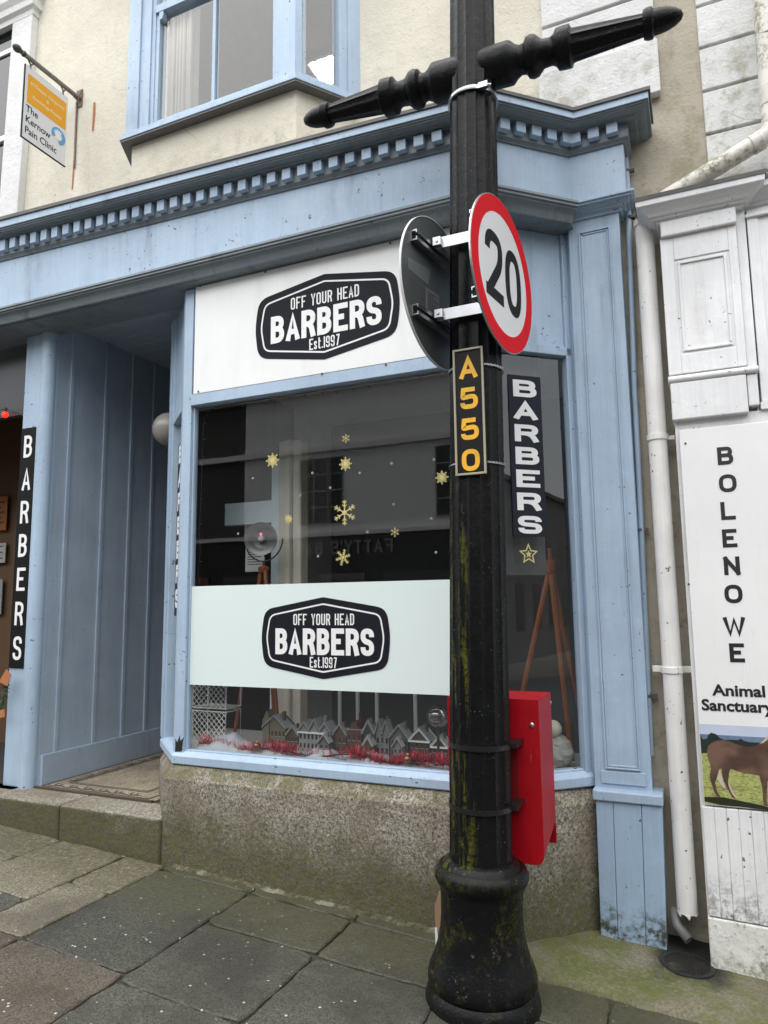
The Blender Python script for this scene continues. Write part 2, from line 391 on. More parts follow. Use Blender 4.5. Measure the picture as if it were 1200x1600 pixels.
GL = {   # strokes on a unit box: (points, rounding 0..1 or list, closed)
 'A': [([(0, 0), (.5, 1), (1, 0)], 0, 0), ([(.2, .27), (.8, .27)], 0, 0)],
 'B': [([(0, 0), (0, 1)], 0, 0), ([(0, 1), (.94, 1), (.94, .53), (0, .53)], B1, 0), ([(0, .53), (1, .53), (1, 0), (0, 0)], B1, 0)],
 'C': [([(1, .72), (1, 1), (0, 1), (0, 0), (1, 0), (1, .28)], B1, 0)],
 'D': [([(0, 0), (0, 1)], 0, 0), ([(0, 1), (1, 1), (1, 0), (0, 0)], B1, 0)],
 'E': [([(1, 1), (0, 1), (0, 0), (1, 0)], 0, 0), ([(0, .52), (.88, .52)], 0, 0)],
 'F': [([(1, 1), (0, 1), (0, -.0)], 0, 0), ([(0, .5), (.88, .5)], 0, 0)],
 'H': [([(0, 0), (0, 1)], 0, 0), ([(1, 0), (1, 1)], 0, 0), ([(0, .52), (1, .52)], 0, 0)],
 'I': [([(.5, 0), (.5, 1)], 0, 0)],
 'K': [([(0, 0), (0, 1)], 0, 0), ([(1, 1), (.05, .42)], 0, 0), ([(.3, .58), (1, 0)], 0, 0)],
 'L': [([(0, 1), (0, 0), (1, 0)], 0, 0)],
 'N': [([(0, 0), (0, 1)], 0, 0), ([(1, 0), (1, 1)], 0, 0), ([(0, 1), (1, 0)], 0, 0)],
 'O': [([(0, 0), (0, 1), (1, 1), (1, 0)], B1, 1)],
 'R': [([(0, 0), (0, 1)], 0, 0), ([(0, 1), (1, 1), (1, .48), (0, .48)], B1, 0), ([(.45, .48), (.8, .4), (1, 0)], .3, 0)],
 'S': [([(1, .73), (1, 1), (0, 1), (0, .55), (1, .46), (1, 0), (0, 0), (0, .27)], B1, 0)],
 'T': [([(0, 1), (1, 1)], 0, 0), ([(.5, 0), (.5, 1)], 0, 0)],
 'U': [([(0, 1), (0, 0), (1, 0), (1, 1)], B1, 0)],
 'W': [([(0, 1), (.25, 0), (.5, .95), (.75, 0), (1, 1)], 0, 0)],
 'Y': [([(0, 1), (.5, .42), (1, 1)], 0, 0), ([(.5, 0), (.5, .45)], 0, 0)],
 'G': [([(1, .72), (1, 1), (0, 1), (0, 0), (1, 0), (1, .48), (.55, .48)], [0, B1, B1, B1, 0, 0, 0], 0)],
 "'": [([(.5, .75), (.5, 1)], 0, 0)],
 's': [([(1, .50), (1, .70), (0, .70), (0, .40), (1, .30), (1, 0), (0, 0), (0, .20)], B1, 0)],
 't': [([(.4, 1), (.4, 0), (1, 0)], [0, .3, 0], 0), ([(0, .70), (1, .70)], 0, 0)],
 '.': [([(.5, -.04), (.5, .1)], 0, 0)],
 '0': [([(0, 0), (0, 1), (1, 1), (1, 0)], B1, 1)],
 '1': [([(.5, 0), (.5, 1)], 0, 0)],
 '2': [([(0, .72), (0, 1), (1, 1), (1, .58), (0, 0), (1, 0)], [0, B1, B1, .5, 0, 0], 0)],
 '5': [([(.95, 1), (.08, 1), (.02, .54), (1, .62), (1, 0), (0, 0), (0, .24)], [0, 0, .1, B1, B1, B1, 0], 0)],
 '7': [([(0, 1), (1, 1), (.38, 0)], 0, 0)],
 '9': [([(1, .66), (1, 1), (0, 1), (0, .42), (1, .42), (1, .7), (1, 0), (0, 0), (0, .22)], [0, B1, B1, B1, B1, 0, B1, B1, 0], 0)],
}
NARROW = {'I': .0, '.': .0, '1': .0, "'": .0}
def glyph(mb, ch, F, x, y, w, h, s, z0=0, dz=.0012, slant=0, F_sx=1.0):
    # F_sx > 1: upright stems heavier than the bars (wide grotesque)
    k = 0
    if F_sx != 1.0: G_ = Fr(F(x, 0, 0), F.x, F.y, F.z); G_.x = F.x * F_sx; F = G_; x = 0.0
    w = w / F_sx
    for pts, r, closed in GL[ch]:
        bw, bh = w - s, h - s
        loc = [(s / 2 + px * bw, s / 2 + py * bh) for px, py in pts]
        mx = min(bw * .62, bh * .5)
        rl = [min(q * bw if q < B1 else mx, mx) for q in (r if isinstance(r, list) else [r] * len(pts))]
        loc = rounded(loc, rl, closed)
        loc = [(x + p[0] + slant * p[1], y + p[1]) for p in loc]
        # push flat stroke ends of verticals/diagonals out to the full letter height
        if not closed:
            for a, b in ((0, 1), (-1, -2)):
                p, q2 = Vector(loc[a]), Vector(loc[b]); d = (p - q2)
                if d.length > 1e-6 and (abs(d.y) > abs(d.x) * .5) and (abs(p.y - y - s / 2) < 1e-4 or abs(p.y - y - (h - s / 2)) < 1e-4):
                    loc[a] = tuple(p + d.normalized() * s / 2)
                elif d.length > 1e-6 and abs(d.x) > abs(d.y) and (abs(p.x - x - (w - s / 2)) < 1e-4):
                    loc[a] = tuple(p + d.normalized() * s / 2)
        stroke(mb, loc, s, z0, z0 + dz + k * .00025, F, bool(closed)); k += 1
def text(mb, string, F, x, y, w, h, s, gap, z0=0, dz=.0012, center=True, space=None):
    ws = [(space or w * .6) if c == ' ' else (s if c in NARROW else (w * 1.42 if c == 'W' else w * (.75 if c in 'ts' else 1))) for c in string]
    tot = sum(ws) + gap * (len(string) - 1); cx = x - tot / 2 if center else x
    for c, cw in zip(string, ws):
        if c != ' ': glyph(mb, c, F, cx, y, cw if c not in NARROW else s * 1.0001, h, s, z0, dz)
        cx += cw + gap
def font_text(mb, string, F, x, y, h, z0=0, dz=.001, bold=.0, sx=1.0, align='CENTER'):
    c = bpy.data.curves.new('tmp', 'FONT'); c.body = string; c.size = 1; c.offset = bold; c.extrude = .05; c.align_x = align; c.resolution_u = 3
    o = bpy.data.objects.new('tmp', c); COL.objects.link(o)
    me = bpy.data.meshes.new_from_object(o.evaluated_get(bpy.context.evaluated_depsgraph_get()))
    k = h / .72
    mb.add([F(x + v.co.x * k * sx, y + v.co.y * k, z0 + (dz if v.co.z > 0 else 0)) for v in me.vertices], [tuple(p.vertices) for p in me.polygons])
    bpy.data.objects.remove(o); bpy.data.curves.remove(c); bpy.data.meshes.remove(me)

def badge(parent, F, cx, cy, W, H, z0):
    # elongated hexagon badge with a thin white keyline and three lines of lettering
    def shape(k):
        w, hc, he = W / 2 - k, H / 2 - k, H * .355 - k * .9
        pts = [(-w + .02 * W, he), (0, hc), (w - .02 * W, he), (w + .008 * W, 0), (w - .02 * W, -he), (0, -hc), (-w + .02 * W, -he), (-w - .008 * W, 0)]
        r = H * .13 - k * .6
        return [(cx + p[0], cy + p[1]) for p in rounded(pts, [r, .01, r, r, r, .01, r, r], True, 6)]
    b = MB(); b.prism(shape(0), z0, z0 + .0025, F); bd = obj('badge', b, M['ink'], parent)
    l = MB(); stroke(l, shape(H * .085), H * .019, z0 + .0025, z0 + .0035, F, True); obj('keyline', l, M['letters'], bd)
    t = MB(); zz = z0 + .0025
    text(t, 'OFF YOUR HEAD', F, cx, cy + H * .155, W * .031, H * .14, H * .0165, W * .0082, zz, space=W * .020)
    text(t, 'BARBERS', F, cx, cy - H * .21, W * .099, H * .325, H * .064, W * .0135, zz)
    text(t, 'Est.1997', F, cx, cy - H * .365, W * .027, H * .13, H * .0155, W * .0065, zz)
    obj('lettering', t, M['letters'], bd)

# ------------------------------------------------------------------ main planes
YB = 3.22                                             # face of the bay
CANT = R(42); cs, sn = math.cos(CANT), math.sin(CANT)
BLx = P(284, 760, YB).x; Cx = -.872
BL = Vector((BLx, YB)); CC = Vector((Cx, YB))
RE = CC + Vector((cs, sn)) * .52
LE = BL + Vector((-cs, sn)) * .52
FB = Fr((0, YB, 0), (1, 0, 0), (0, 0, 1))
FC_ = Fr((CC.x, CC.y, 0), (cs, sn, 0), (0, 0, 1))
FL = Fr((LE.x, LE.y, 0), (cs, -sn, 0), (0, 0, 1))
YW = 3.60                                             # rendered wall
shop = thing('barber_shop', 'barber shop with pale blue timber shopfront, granite base and cream rendered upper storey', 'shop building', (-1.9, 3.6, G(-1.9)))

# ---- entablature
FCp = Vector((-.79, 3.14)); FE = FCp + Vector((math.cos(R(43)), math.sin(R(43)))) * .435
FR = Vector((P(970, 250, FE.y).x + .015, FE.y))
def warp(x, z):
    if x < -.95: return z + (.018 + .34 * max(0, z - 1.965)) * (-.95 - x) / 3.1
    return z
EP = [(-6.2, 3.14), tuple(FCp), tuple(FE), tuple(FR), (FR.x, 3.66)]
m = MB(); m.sweep(EP, [(-.06, 1.971), (0, 1.971), (0, 2.235), (-.06, 2.235)], warp); obj('frieze', m, M['blue'], shop)
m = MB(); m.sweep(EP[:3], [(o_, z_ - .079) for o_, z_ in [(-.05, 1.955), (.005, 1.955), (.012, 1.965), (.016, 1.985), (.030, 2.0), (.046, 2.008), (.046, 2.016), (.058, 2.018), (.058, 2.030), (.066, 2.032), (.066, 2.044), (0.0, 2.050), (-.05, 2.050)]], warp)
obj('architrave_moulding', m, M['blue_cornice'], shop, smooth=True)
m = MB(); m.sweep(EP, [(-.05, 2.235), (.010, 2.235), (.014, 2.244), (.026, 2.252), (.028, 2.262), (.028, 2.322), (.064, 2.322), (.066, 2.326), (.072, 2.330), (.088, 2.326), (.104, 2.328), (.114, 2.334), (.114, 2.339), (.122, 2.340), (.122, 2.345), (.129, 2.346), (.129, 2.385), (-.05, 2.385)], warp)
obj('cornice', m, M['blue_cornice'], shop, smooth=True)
# shade below the cornice is painted as darker blue; its fascia stays plain blue
m = MB(); m.sweep(EP, [(.12, 2.348), (.1315, 2.348), (.1315, 2.3835), (.12, 2.3835)], warp); obj('cornice_fascia', m, M['blue'], shop)
m = MB(); m.sweep(EP[:4] + [(FR.x, 3.57)], [(-.03, 2.386), (.136, 2.386), (.138, 2.382), (.141, 2.382), (.143, 2.398), (-.02, 2.44), (-.03, 2.44)], warp); obj('lead_flashing', m, M['lead'], shop)
for a, b in zip(EP[:3], EP[1:4]):
    a, b = Vector(a), Vector(b); d = (b - a); L = d.length; d.normalize()
    F = Fr((a.x, a.y, 0), (d.x, d.y, 0), (0, 0, 1)); pitch = .0965
    n = max(1, round((L - .0) / pitch)); pp = L / n if L < 2 else pitch
    off = .5 * pp if L < 2 else (L - n * pitch) + pitch * .3
    for i in range(n):
        x = off + i * pp; w = .0265; m = MB()
        if x + w > L + .03: continue
        wx = F(x, 0, 0).x
        c = [F(x + sx * w, 0, zz) for sx, zz in ((-1, .033), (1, .033), (1, .072), (-1, .072))]
        z0, z1 = warp(wx, 2.266 + random.uniform(-.002, .002)), warp(wx, 2.3215)
        m.hexa([Vector((p.x, p.y, z0)) for p in c] + [Vector((p.x, p.y, z1)) for p in c]) if False else m.add(
            [F(x + sx * w, z, o) for z in (z0, z1) for sx, o in ((-1, .0285), (1, .0285), (1, .062), (-1, .062))],
            [(3, 2, 1, 0), (4, 5, 6, 7), (0, 1, 5, 4), (1, 2, 6, 5), (2, 3, 7, 6), (3, 0, 4, 7)])
        if wx > -5.0: obj('dentil', m, M['blue'], shop, bevel=.0025)
# soffit behind the fascia, over the pavement side of the bay and the doorway
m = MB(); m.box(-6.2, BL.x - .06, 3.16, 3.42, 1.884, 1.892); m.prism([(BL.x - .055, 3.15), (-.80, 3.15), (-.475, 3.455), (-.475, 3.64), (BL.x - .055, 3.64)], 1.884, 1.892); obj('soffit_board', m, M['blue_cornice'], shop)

# ---- bay window: posts, rails, sill
ZS0, ZS1 = P(697, 1237, 3.19).z, P(697, 1215, 3.20).z          # sill front face
zs_b, zs_t = ZS0, ZS0 + .055
sgB = P(303, 617, YB).z; sgT = 1.878; glT = P(303, 634, YB).z; glB = zs_t + .02
BP = [tuple(LE), tuple(BL), tuple(CC), tuple(RE)]
bay = MB()
bay.sweep(BP, [(-.10, zs_b), (.014, zs_b), (.018, zs_b + .006), (.018, zs_t - .012), (.012, zs_t - .004), (-.01, zs_t + .012), (-.10, zs_t + .012)])
bay_o = obj('bay_window', bay, M['blue'], shop, bevel=.002)
fr = MB()
zt = 1.879
fr.prism([(BL.x - .005, YB - .0), (BL.x + .055, YB), (BL.x + .055, YB + .07), (BL.x - .03, YB + .07), (BL.x - .045, YB + .037)], zs_t, zt)
fr.box(BL.x + .055, CC.x - .04, glT, sgB, -.06, .010, FB)             # rail under the sign
fr.box(BL.x + .055, CC.x - .04, glB - .03, glB, -.06, -.012, FB)
fr.box(BL.x + .055, BL.x + .068, glB, glT, -.05, -.018, FB)
fr.box(CC.x - .053, CC.x - .04, glB, glT, -.05, -.018, FB)
# front corner post
fr.prism([(CC.x - .04, YB), (CC.x, YB), (CC.x + cs * .035, YB + sn * .035), (CC.x + cs * .035 - sn * .06, YB + sn * .035 + cs * .06), (CC.x - .04, YB + .07)], zs_t, zt)
# right cant: stile, head rail, solid panel above
cz = P(840, 553, YB + .18).z
hx, hz = FC_.hit(884, 556)[:2]
fr.box(.035, .52, hz, hz + .045, -.05, .0, FC_)
fr.box(hx + .004, hx + .036, zs_t, zt, -.05, .0, FC_); fr.box(hx + .036, .55, zs_t, zt, -.04, .022, FC_)
fr.box(.035, hx + .004, glB - .03, glB, -.06, -.012, FC_)
fr.box(.035, hx + .004, hz + .045, zt, -.045, -.018, FC_)
fr.box(.035, .055, hz + .045, zt, -.02, -.004, FC_)
# left cant: outer stile, frame
fr.box(-.045, .03, zs_t, zt, -.05, .012, FL); fr.box(.03, .075, zs_t, zt, -.05, .0, FL)
fr.box(.075, .47, glT, sgB, -.05, .0, FL); fr.box(.075, .47, sgB, zt, -.045, -.015, FL)
fr.box(.44, .485, zs_t, zt, -.05, .0, FL)
obj('frame', fr, M['blue'], bay_o, bevel=.003)
rt = MB(); rr_ = random.Random(8)
qx = [FB.hit(u, v)[:2] for u, v in ((267, 1174), (269, 1163), (272, 1166), (274, 1154), (277, 1160), (281, 1149), (282, 1158), (287, 1152), (285, 1166), (284, 1174))]
rt.prism([(max(x, BL.x + .001), y) for x, y in qx], .0003, .0014, FB); obj('rotten_patch', rt, plain('rotten_wood', (.012, .011, .010), .9, bump=.6), bay_o)
g = MB(); g.quad(*[FB(x, y, -.035) for x, y in ((BL.x + .05, glB - .02), (CC.x - .035, glB - .02), (CC.x - .035, glT + .02), (BL.x + .05, glT + .02))]); obj('pane', g, M['glass'], bay_o)
g = MB(); g.quad(*[FC_(x, y, -.035) for x, y in ((.03, glB - .02), (hx + .01, glB - .02), (hx + .01, hz + .02), (.03, hz + .02))]); obj('pane', g, M['glass'], bay_o)
g = MB(); g.quad(*[FL(x, y, -.03) for x, y in ((.06, glB - .02), (.46, glB - .02), (.46, glT + .02), (.06, glT + .02))]); obj('pane', g, M['glass'], bay_o)
# granite base under the bay
m = MB(); stx = P(254, 1260, 3.19).x
SP = [(LE.x - .02, LE.y + .0), (stx + .02, 3.168), (CC.x + .02, 3.168), (RE.x + .02, RE.y - .02), (-.45, RE.y - .01)]
m.sweep(SP, [(-.25, -1.9), (0, -1.9), (.004, -1.40), (0, zs_b - .070), (-.005, zs_b - .060), (-.040, zs_b - .008), (-.05, zs_b - .003), (-.25, zs_b - .003)])
st = obj('stone_base', m, M['granite'], shop, bevel=.012, seg=3)
# stone joints
j = MB()
for u in (330,): j.box(P(u, 1300, 3.19).x - .003, P(u, 1300, 3.19).x + .003, -1.42, zs_b - .08, 3.1645, 3.175)
obj('mortar_joint', j, plain('mortar_dark', (.045, .04, .03), .9), st)

# ---- pilaster
YP = 3.50
pl_, pr_ = P(909, 800, YP).x, P(994, 800, YP).x
fp = FRONT(YP)
zc0, zc1 = 1.905, 1.985
zpb = P(980, 1236, YP - .03).z                     # plinth block top
pil = MB()
pil.box(pl_, pr_, zpb - .02, 1.935, -.12, 0, fp)
pil_o = obj('pilaster', pil, M['blue'], shop, bevel=.003)
tr = MB(); a0, a1, b0, b1 = pl_ + .05, pr_ - .045, zpb + .085, P(925, 360, YP).z
for k, (o, h) in enumerate(((0, .010), (.010, .005))):
    tr.box(a0 + o, a0 + o + .008, b0 + o, b1 - o, 0, h, fp); tr.box(a1 - o - .008, a1 - o, b0 + o, b1 - o, 0, h, fp)
    tr.box(a0 + o + .008, a1 - o - .008, b0 + o, b0 + o + .008, 0, h, fp); tr.box(a0 + o + .008, a1 - o - .008, b1 - o - .008, b1 - o, 0, h, fp)
tr.box(a0 - .02, a1 + .02, zpb + .02, zpb + .075, 0, .008, fp)
obj('panel_moulding', tr, M['blue'], pil_o, bevel=.002)
cp = MB(); cp.sweep([(pl_ - .004, YP + .1), (pl_ - .004, YP), (pr_ + .004, YP), (pr_ + .004, YP + .1)], [(-.03, 1.918), (.010, 1.918), (.014, 1.930), (.030, 1.938), (.032, 1.946), (.048, 1.950), (.050, 1.960), (.068, 1.962), (.068, 1.971), (.078, 1.973), (.078, 1.984), (-.03, 1.984)]); obj('capital', cp, M['blue'], pil_o, bevel=.0015)
zg = G(-.37) - .06
pb = MB(); x0, x1 = P(931, 1250, YP - .05).x, P(1034, 1250, YP - .05).x
x2, x3 = P(938, 1450, YP - .05).x, P(1040, 1460, YP - .05).x
n = 3; e = [(0, .262), (.268, .69), (.696, 1)]
fq = FRONT(YP - .05)
for u0, u1 in e:
    lo = lambda u: x2 + (x3 - x2) * u
    up = lambda u: x0 + (x1 - x0) * u
    pb.add([fq(lo(u0), zg), fq(lo(u1), zg), fq(lo(u1), zg, -.12), fq(lo(u0), zg, -.12), fq(up(u0), zpb - .045), fq(up(u1), zpb - .045), fq(up(u1), zpb - .045, -.12), fq(up(u0), zpb - .045, -.12)],
           [(3, 2, 1, 0), (4, 5, 6, 7), (0, 1, 5, 4), (1, 2, 6, 5), (2, 3, 7, 6), (3, 0, 4, 7)])
pbo = obj('plinth_block', pb, M['blue_low'], pil_o, bevel=.003)
pc = MB(); pc.box(x0 - .012, x1 + .006, zpb - .045, zpb, -.14, .014, fq); obj('plinth_cap', pc, M['blue'], pbo, bevel=.006)

# ---- thin blue pipe beside the pilaster
bp = thing('thin_pipe', 'thin blue painted pipe clipped beside the right pilaster of the barber shop', 'pipe', (-.19, 3.57, zpb))
yb_ = 3.57
pts = [P(977, 235, yb_), P(981, 300, yb_), P(991, 600, yb_), P(1001, 800, yb_), P(1017, 1180, yb_)]
m = MB(); m.tube([P(973, 205, yb_ - .04)] + pts, .0135, 12); obj('pipe', m, M['blue'], bp, smooth=True)
m = MB(); p1 = P(1001, 830, yb_)
clip = []
for u, v in ((978, 268), (985, 340), (999, 828), (1013, 1087)):
    c = P(u, v, yb_); k = MB(); k.tube([c + Vector((0, 0, -.006)), c + Vector((0, 0, .006))], .018, 12); k.box(c.x + .01, c.x + .04, c.y - .005, c.y + .02, c.z - .006, c.z + .006)
    obj('clip', k, plain('rusty_clip', (.10, .085, .08), .6), bp)

# ---- walls of the shop building
oLx, oRx, oEx = -3.257, P(462, 128, 3.25).x, P(567, 165, YW).x
w = MB()
XR = P(1090, 0, YW).x
zlo, ztop = 2.25, 6.2
w.box(-5.6, oLx + .1, zlo, ztop, -.25, 0, FRONT(YW)); w.box(oLx + .1, oEx - .1, zlo, 2.7, -.25, 0, FRONT(YW)); w.box(oLx + .1, oEx - .1, 4.75, ztop, -.25, 0, FRONT(YW)); w.box(oEx - .1, -.5, zlo, ztop, -.25, 0, FRONT(YW))
obj('rendered_wall', w, M['cream'], shop)
w = MB(); w.box(-.5, XR, zlo, ztop, -.25, .0, FRONT(YW + .006)); w.box(-.5, XR + .03, -1.9, zlo, -.25, 0, FRONT(YW + .006)); obj('right_wall', w, M['cream_grey'], shop)
# raised white quoin panels right of the lamp
w = MB(); q = lambda u, v: P(u, v, YW - .03)
a, b, c = q(845, 45), q(1027, 12), q(845, 52)
w.box(q(846, 40).x, q(1013, 10).x, q(846, 46).z + .012, ztop, 0, .03, FRONT(YW)); w.box(q(846, 40).x, q(1024, 60).x, q(846, 130).z, q(846, 46).z - .004, 0, .028, FRONT(YW))
w.box(q(860, 130).x - .06, q(1029, 90).x, P(1029, 142, YW - .05).z, q(1029, 62).z, 0, .05, FRONT(YW))
obj('quoin_panel', w, M['white_wall'], shop, bevel=.006)

# ---- oriel window above
ZO = 3.02
OP = [(oLx - .2, YW + .02), (oLx, 3.25), (oRx, 3.25), (oEx, YW + .02)]
ap = MB(); ap.sweep(OP, [(-.2, 2.3), (-.045, 2.3), (-.04, ZO), (-.2, ZO)]); 
ori = obj('oriel_window', ap, M['cream'], shop)
sl = MB(); sl.sweep(OP, [(-.3, ZO), (.03, ZO), (.03, ZO + .018), (.012, ZO + .024), (.012, ZO + .055), (-.02, ZO + .065), (-.3, ZO + .065)]); obj('sill', sl, M['blue'], ori, bevel=.003)
dr = MB(); dr.sweep(OP, [(-.1, ZO - .012), (.024, ZO - .012), (.024, ZO - .002), (-.1, ZO - .002)]); obj('drip_edge', dr, M['lead'], ori)
FO = FRONT(3.25); d_ = Vector((oEx - oRx, YW + .02 - 3.25, 0)); Lc = d_.length
FOC = Fr((oRx, 3.25, 0), d_, (0, 0, 1))
zb = ZO + .06; zT = 4.9
x_a = P(226, 150, 3.25).x; x_b = P(240, 150, 3.25).x; x_c = P(424, 60, 3.25).x
f = MB()
f.box(oLx, oLx + .10, zb, zT, -.12, 0, FO); f.box(oLx + .10, x_b - .05, zb, zT, -.12, -.012, FO); f.box(x_b - .05, x_b - .02, zb, zT, -.12, -.022, FO)
f.box(x_c + .02, oRx - .002, zb, zT, -.12, 0, FO)
zm = P(232, 25, 3.26).z
f.box(x_b - .02, x_c + .02, zb, zb + .035, -.10, -.022, FO)
f.box(x_b - .02, x_c + .02, zm, zm + .055, -.10, -.012, FO)
f.box(x_b - .02, x_b + .008, zb + .035, zm, -.10, -.028, FO); f.box(x_c - .008, x_c + .02, zb + .035, zm, -.10, -.028, FO)
gx = P(333, 80, 3.28).x
f.box(gx - .012, gx + .012, zb + .035, zT, -.075, -.035, FO)
f.box(oLx - .3, oRx - .002, 4.75, 4.95, -.1, .03, FO)
# horn of the upper sash
f.prism([(x_b + .01, zm), (x_b + .045, zm), (x_b + .045, zm - .03), (x_b + .035, zm - .055), (x_b + .015, zm - .06), (x_b + .01, zm - .03)], -.06, -.015, FO)
c0 = FOC.hit(472, 60)[0]; c1 = FOC.hit(531, 60)[0]
f.box(.002, c0, zb, zT, -.1, 0, FOC); f.box(c1, c1 + .06, zb, zT, -.1, -.01, FOC); f.box(c1 + .06, Lc - .11, zb, zT, -.1, -.03, FOC); f.box(Lc - .11, Lc, zb, zT, -.1, 0, FOC)
f.box(c0, c1, zb, zb + .03, -.1, -.015, FOC); f.box(0, Lc, 4.75, 4.95, -.1, .03, FOC)
obj('frame', f, M['blue'], ori, bevel=.003)
g = MB(); g.quad(*[FO(x, y, -.05) for x, y in ((x_b - .02, zb), (x_c + .02, zb), (x_c + .02, zT), (x_b - .02, zT))]); obj('pane', g, M['glass_up'], ori)
g = MB(); g.quad(*[FOC(x, y, -.05) for x, y in ((c0 - .01, zb), (c1 + .01, zb), (c1 + .01, zT), (c0 - .01, zT))]); obj('pane', g, M['glass_up'], ori)
# room behind the oriel
rm = MB(); 
def room(mb, x0, x1, y0, y1, z0, z1):     # floor, ceiling, three walls (thin slabs)
    mb.cur = 0; mb.box(x0, x1, y0, y1, z0 - .05, z0); mb.cur = 1; mb.box(x0, x1, y0, y1, z1, z1 + .05)
    mb.cur = 2; mb.box(x0, x1, y1, y1 + .05, z0, z1); mb.cur = 3; mb.box(x0 - .05, x0, y0, y1, z0, z1); mb.box(x1, x1 + .05, y0, y1, z0, z1)
room(rm, -3.9, -1.2, YW + .26, 7.2, 2.72, 4.74)
obj('upper_room', rm, [M['dark'], plain('upper_ceiling', (.62, .58, .52), .8), plain('upper_wall', (.42, .38, .33), .8), plain('upper_wall_side', (.36, .30, .19), .8)], shop)
cu = MB()
nn = 40; xs = [(x_b + .015 + i * .0052, 3.36 + .018 * math.sin(i * 1.15) + .008 * math.sin(i * .47)) for i in range(nn)]
cu.add([(x, y, z) for z in (zb + .02, zT) for x, y in xs], [(i, i + 1, nn + i + 1, nn + i) for i in range(nn - 1)])
co = obj('curtain', cu, plain('curtain_cloth', (.66, .62, .56), .9), None, smooth='all')
co.modifiers.new('thick', 'SOLIDIFY').thickness = .003
tag(co, 'cream curtain drawn to the left side of the upstairs bay window', 'curtain')
cl = thing('ceiling_light', 'lit square panel light on the ceiling of the upstairs room', 'ceiling light', (0, 0, 0))
c_ = PZ(517, 110, 4.715)
cl.location = c_; cl['_w'] = tuple(c_)
m = MB(); m.box(c_.x - .16, c_.x + .16, c_.y - .16, c_.y + .16, c_.z, c_.z + .024); obj('housing', m, M['white'], cl)
m = MB(); m.box(c_.x - .14, c_.x + .14, c_.y - .14, c_.y + .14, c_.z - .006, c_.z - .001); obj('diffuser', m, emit('lit_diffuser', (1, .96, .84), 9.0), cl)

# ------------------------------------------------------------------ shop room, lobby
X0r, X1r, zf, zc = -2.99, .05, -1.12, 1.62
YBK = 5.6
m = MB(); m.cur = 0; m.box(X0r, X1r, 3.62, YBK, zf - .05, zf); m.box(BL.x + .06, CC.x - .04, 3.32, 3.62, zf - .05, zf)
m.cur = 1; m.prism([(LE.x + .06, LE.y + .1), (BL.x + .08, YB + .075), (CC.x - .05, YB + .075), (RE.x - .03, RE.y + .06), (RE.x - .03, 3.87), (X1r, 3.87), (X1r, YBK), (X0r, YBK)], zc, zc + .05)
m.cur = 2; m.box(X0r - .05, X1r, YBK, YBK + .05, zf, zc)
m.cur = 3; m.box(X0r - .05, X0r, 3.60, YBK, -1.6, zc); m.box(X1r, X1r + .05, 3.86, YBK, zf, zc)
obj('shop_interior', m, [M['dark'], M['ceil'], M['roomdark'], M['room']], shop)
m = MB(); m.prism([(LE.x + .06, LE.y + .1), (BL.x + .08, YB + .075), (CC.x - .05, YB + .075), (RE.x - .06, RE.y + .09), (RE.x - .06, 4.0), (LE.x + .06, 4.0)], zs_b, glB - .025); obj('display_shelf', m, plain('shelf_board', (.40, .39, .37), .7), shop)
# added grey board behind the cant glass, in place of a grey reflection
pbd = MB(); x0, y0 = FC_.hit(784, 897)[:2]; x1, y1 = FC_.hit(871, 897)[:2]
pbd.box(.04, x1, y0, hz + .03, -.11, -.10, FC_); obj('reflection_board', pbd, plain('reflection_grey', (.075, .077, .08), .8, vary=.35, nscale=4, spec=.1), shop)
# partition at the back left: pale blue rail, boards and a cream pilaster
YPt = 4.05; fpt = FRONT(YPt)
m = MB()
h = lambda u, v: fpt.hit(u, v)[:2]
m.box(h(328, 800)[0], h(432, 800)[0], h(380, 820)[1], h(380, 786)[1], -.05, .02, fpt)
m.box(h(428, 800)[0], h(441, 800)[0], zf, h(433, 720)[1], -.05, .03, fpt)
obj('partition', m, plain('partition_blue', (.70, .80, .86), .7), shop)
m = MB()
for u0, u1, d in ((441, 452, .05), (453, 462, .08), (463, 476, .05)): m.box(h(u0, 800)[0], h(u1, 800)[0], zf, h(460, 690)[1], -.05, d, fpt)
obj('interior_pilaster', m, plain('interior_cream', (.66, .60, .52), .7), shop, bevel=.01)
m = MB(); yy = 3.36
m.box(P(314, 800, yy).x, P(329, 800, yy).x, glB, glT + .05, yy, yy + .1); obj('window_reveal', m, plain('reveal_cream', (.60, .56, .50), .7), shop)

# lobby
XL = -3.95; yL0, yL1, zL = 3.39, 4.9, 1.975; zs = -1.124
m = MB(); m.box(XL - .06, XL, yL0, yL1, zs - .3, zL)
lob = obj('doorway_lining', m, M['blue_lobby'], shop)
bt = MB()
for u, v in ((107, 700), (162, 700), (204, 700), (238, 700)):
    y = PX(u, v, XL).y; bt.box(XL + .0005, XL + .014, y - .016, y + .016, PX(60, 1186, XL + .02).z, zL)
obj_split('batten', bt, M['blue_lobby'], lob, bevel=.004)
kb = MB(); kz = PX(49, 1184, XL + .02).z; kb.box(XL + .0005, XL + .024, yL0 + .03, yL1, zs, kz); obj('kick_board', kb, M['blue_lobby'], lob, bevel=.004)
m = MB(); m.tube([(XL - .045, yL0 - .01, zs), (XL - .045, yL0 - .01, 1.94)], .052, 20); m.box(XL - .045, XL + .004, yL0, yL0 + .03, zs, 1.94); obj('rounded_post', m, M['blue'], lob, smooth=True)
m = MB(); m.box(-4.5, X0r, 3.40, yL1 + .1, zL, zL + .04)
for k in range(9): m.box(XL, X0r - .05, 3.5 + k * .16, 3.505 + k * .16, zL - .003, zL)
obj('lobby_ceiling', m, M['blue_lobby'], shop)
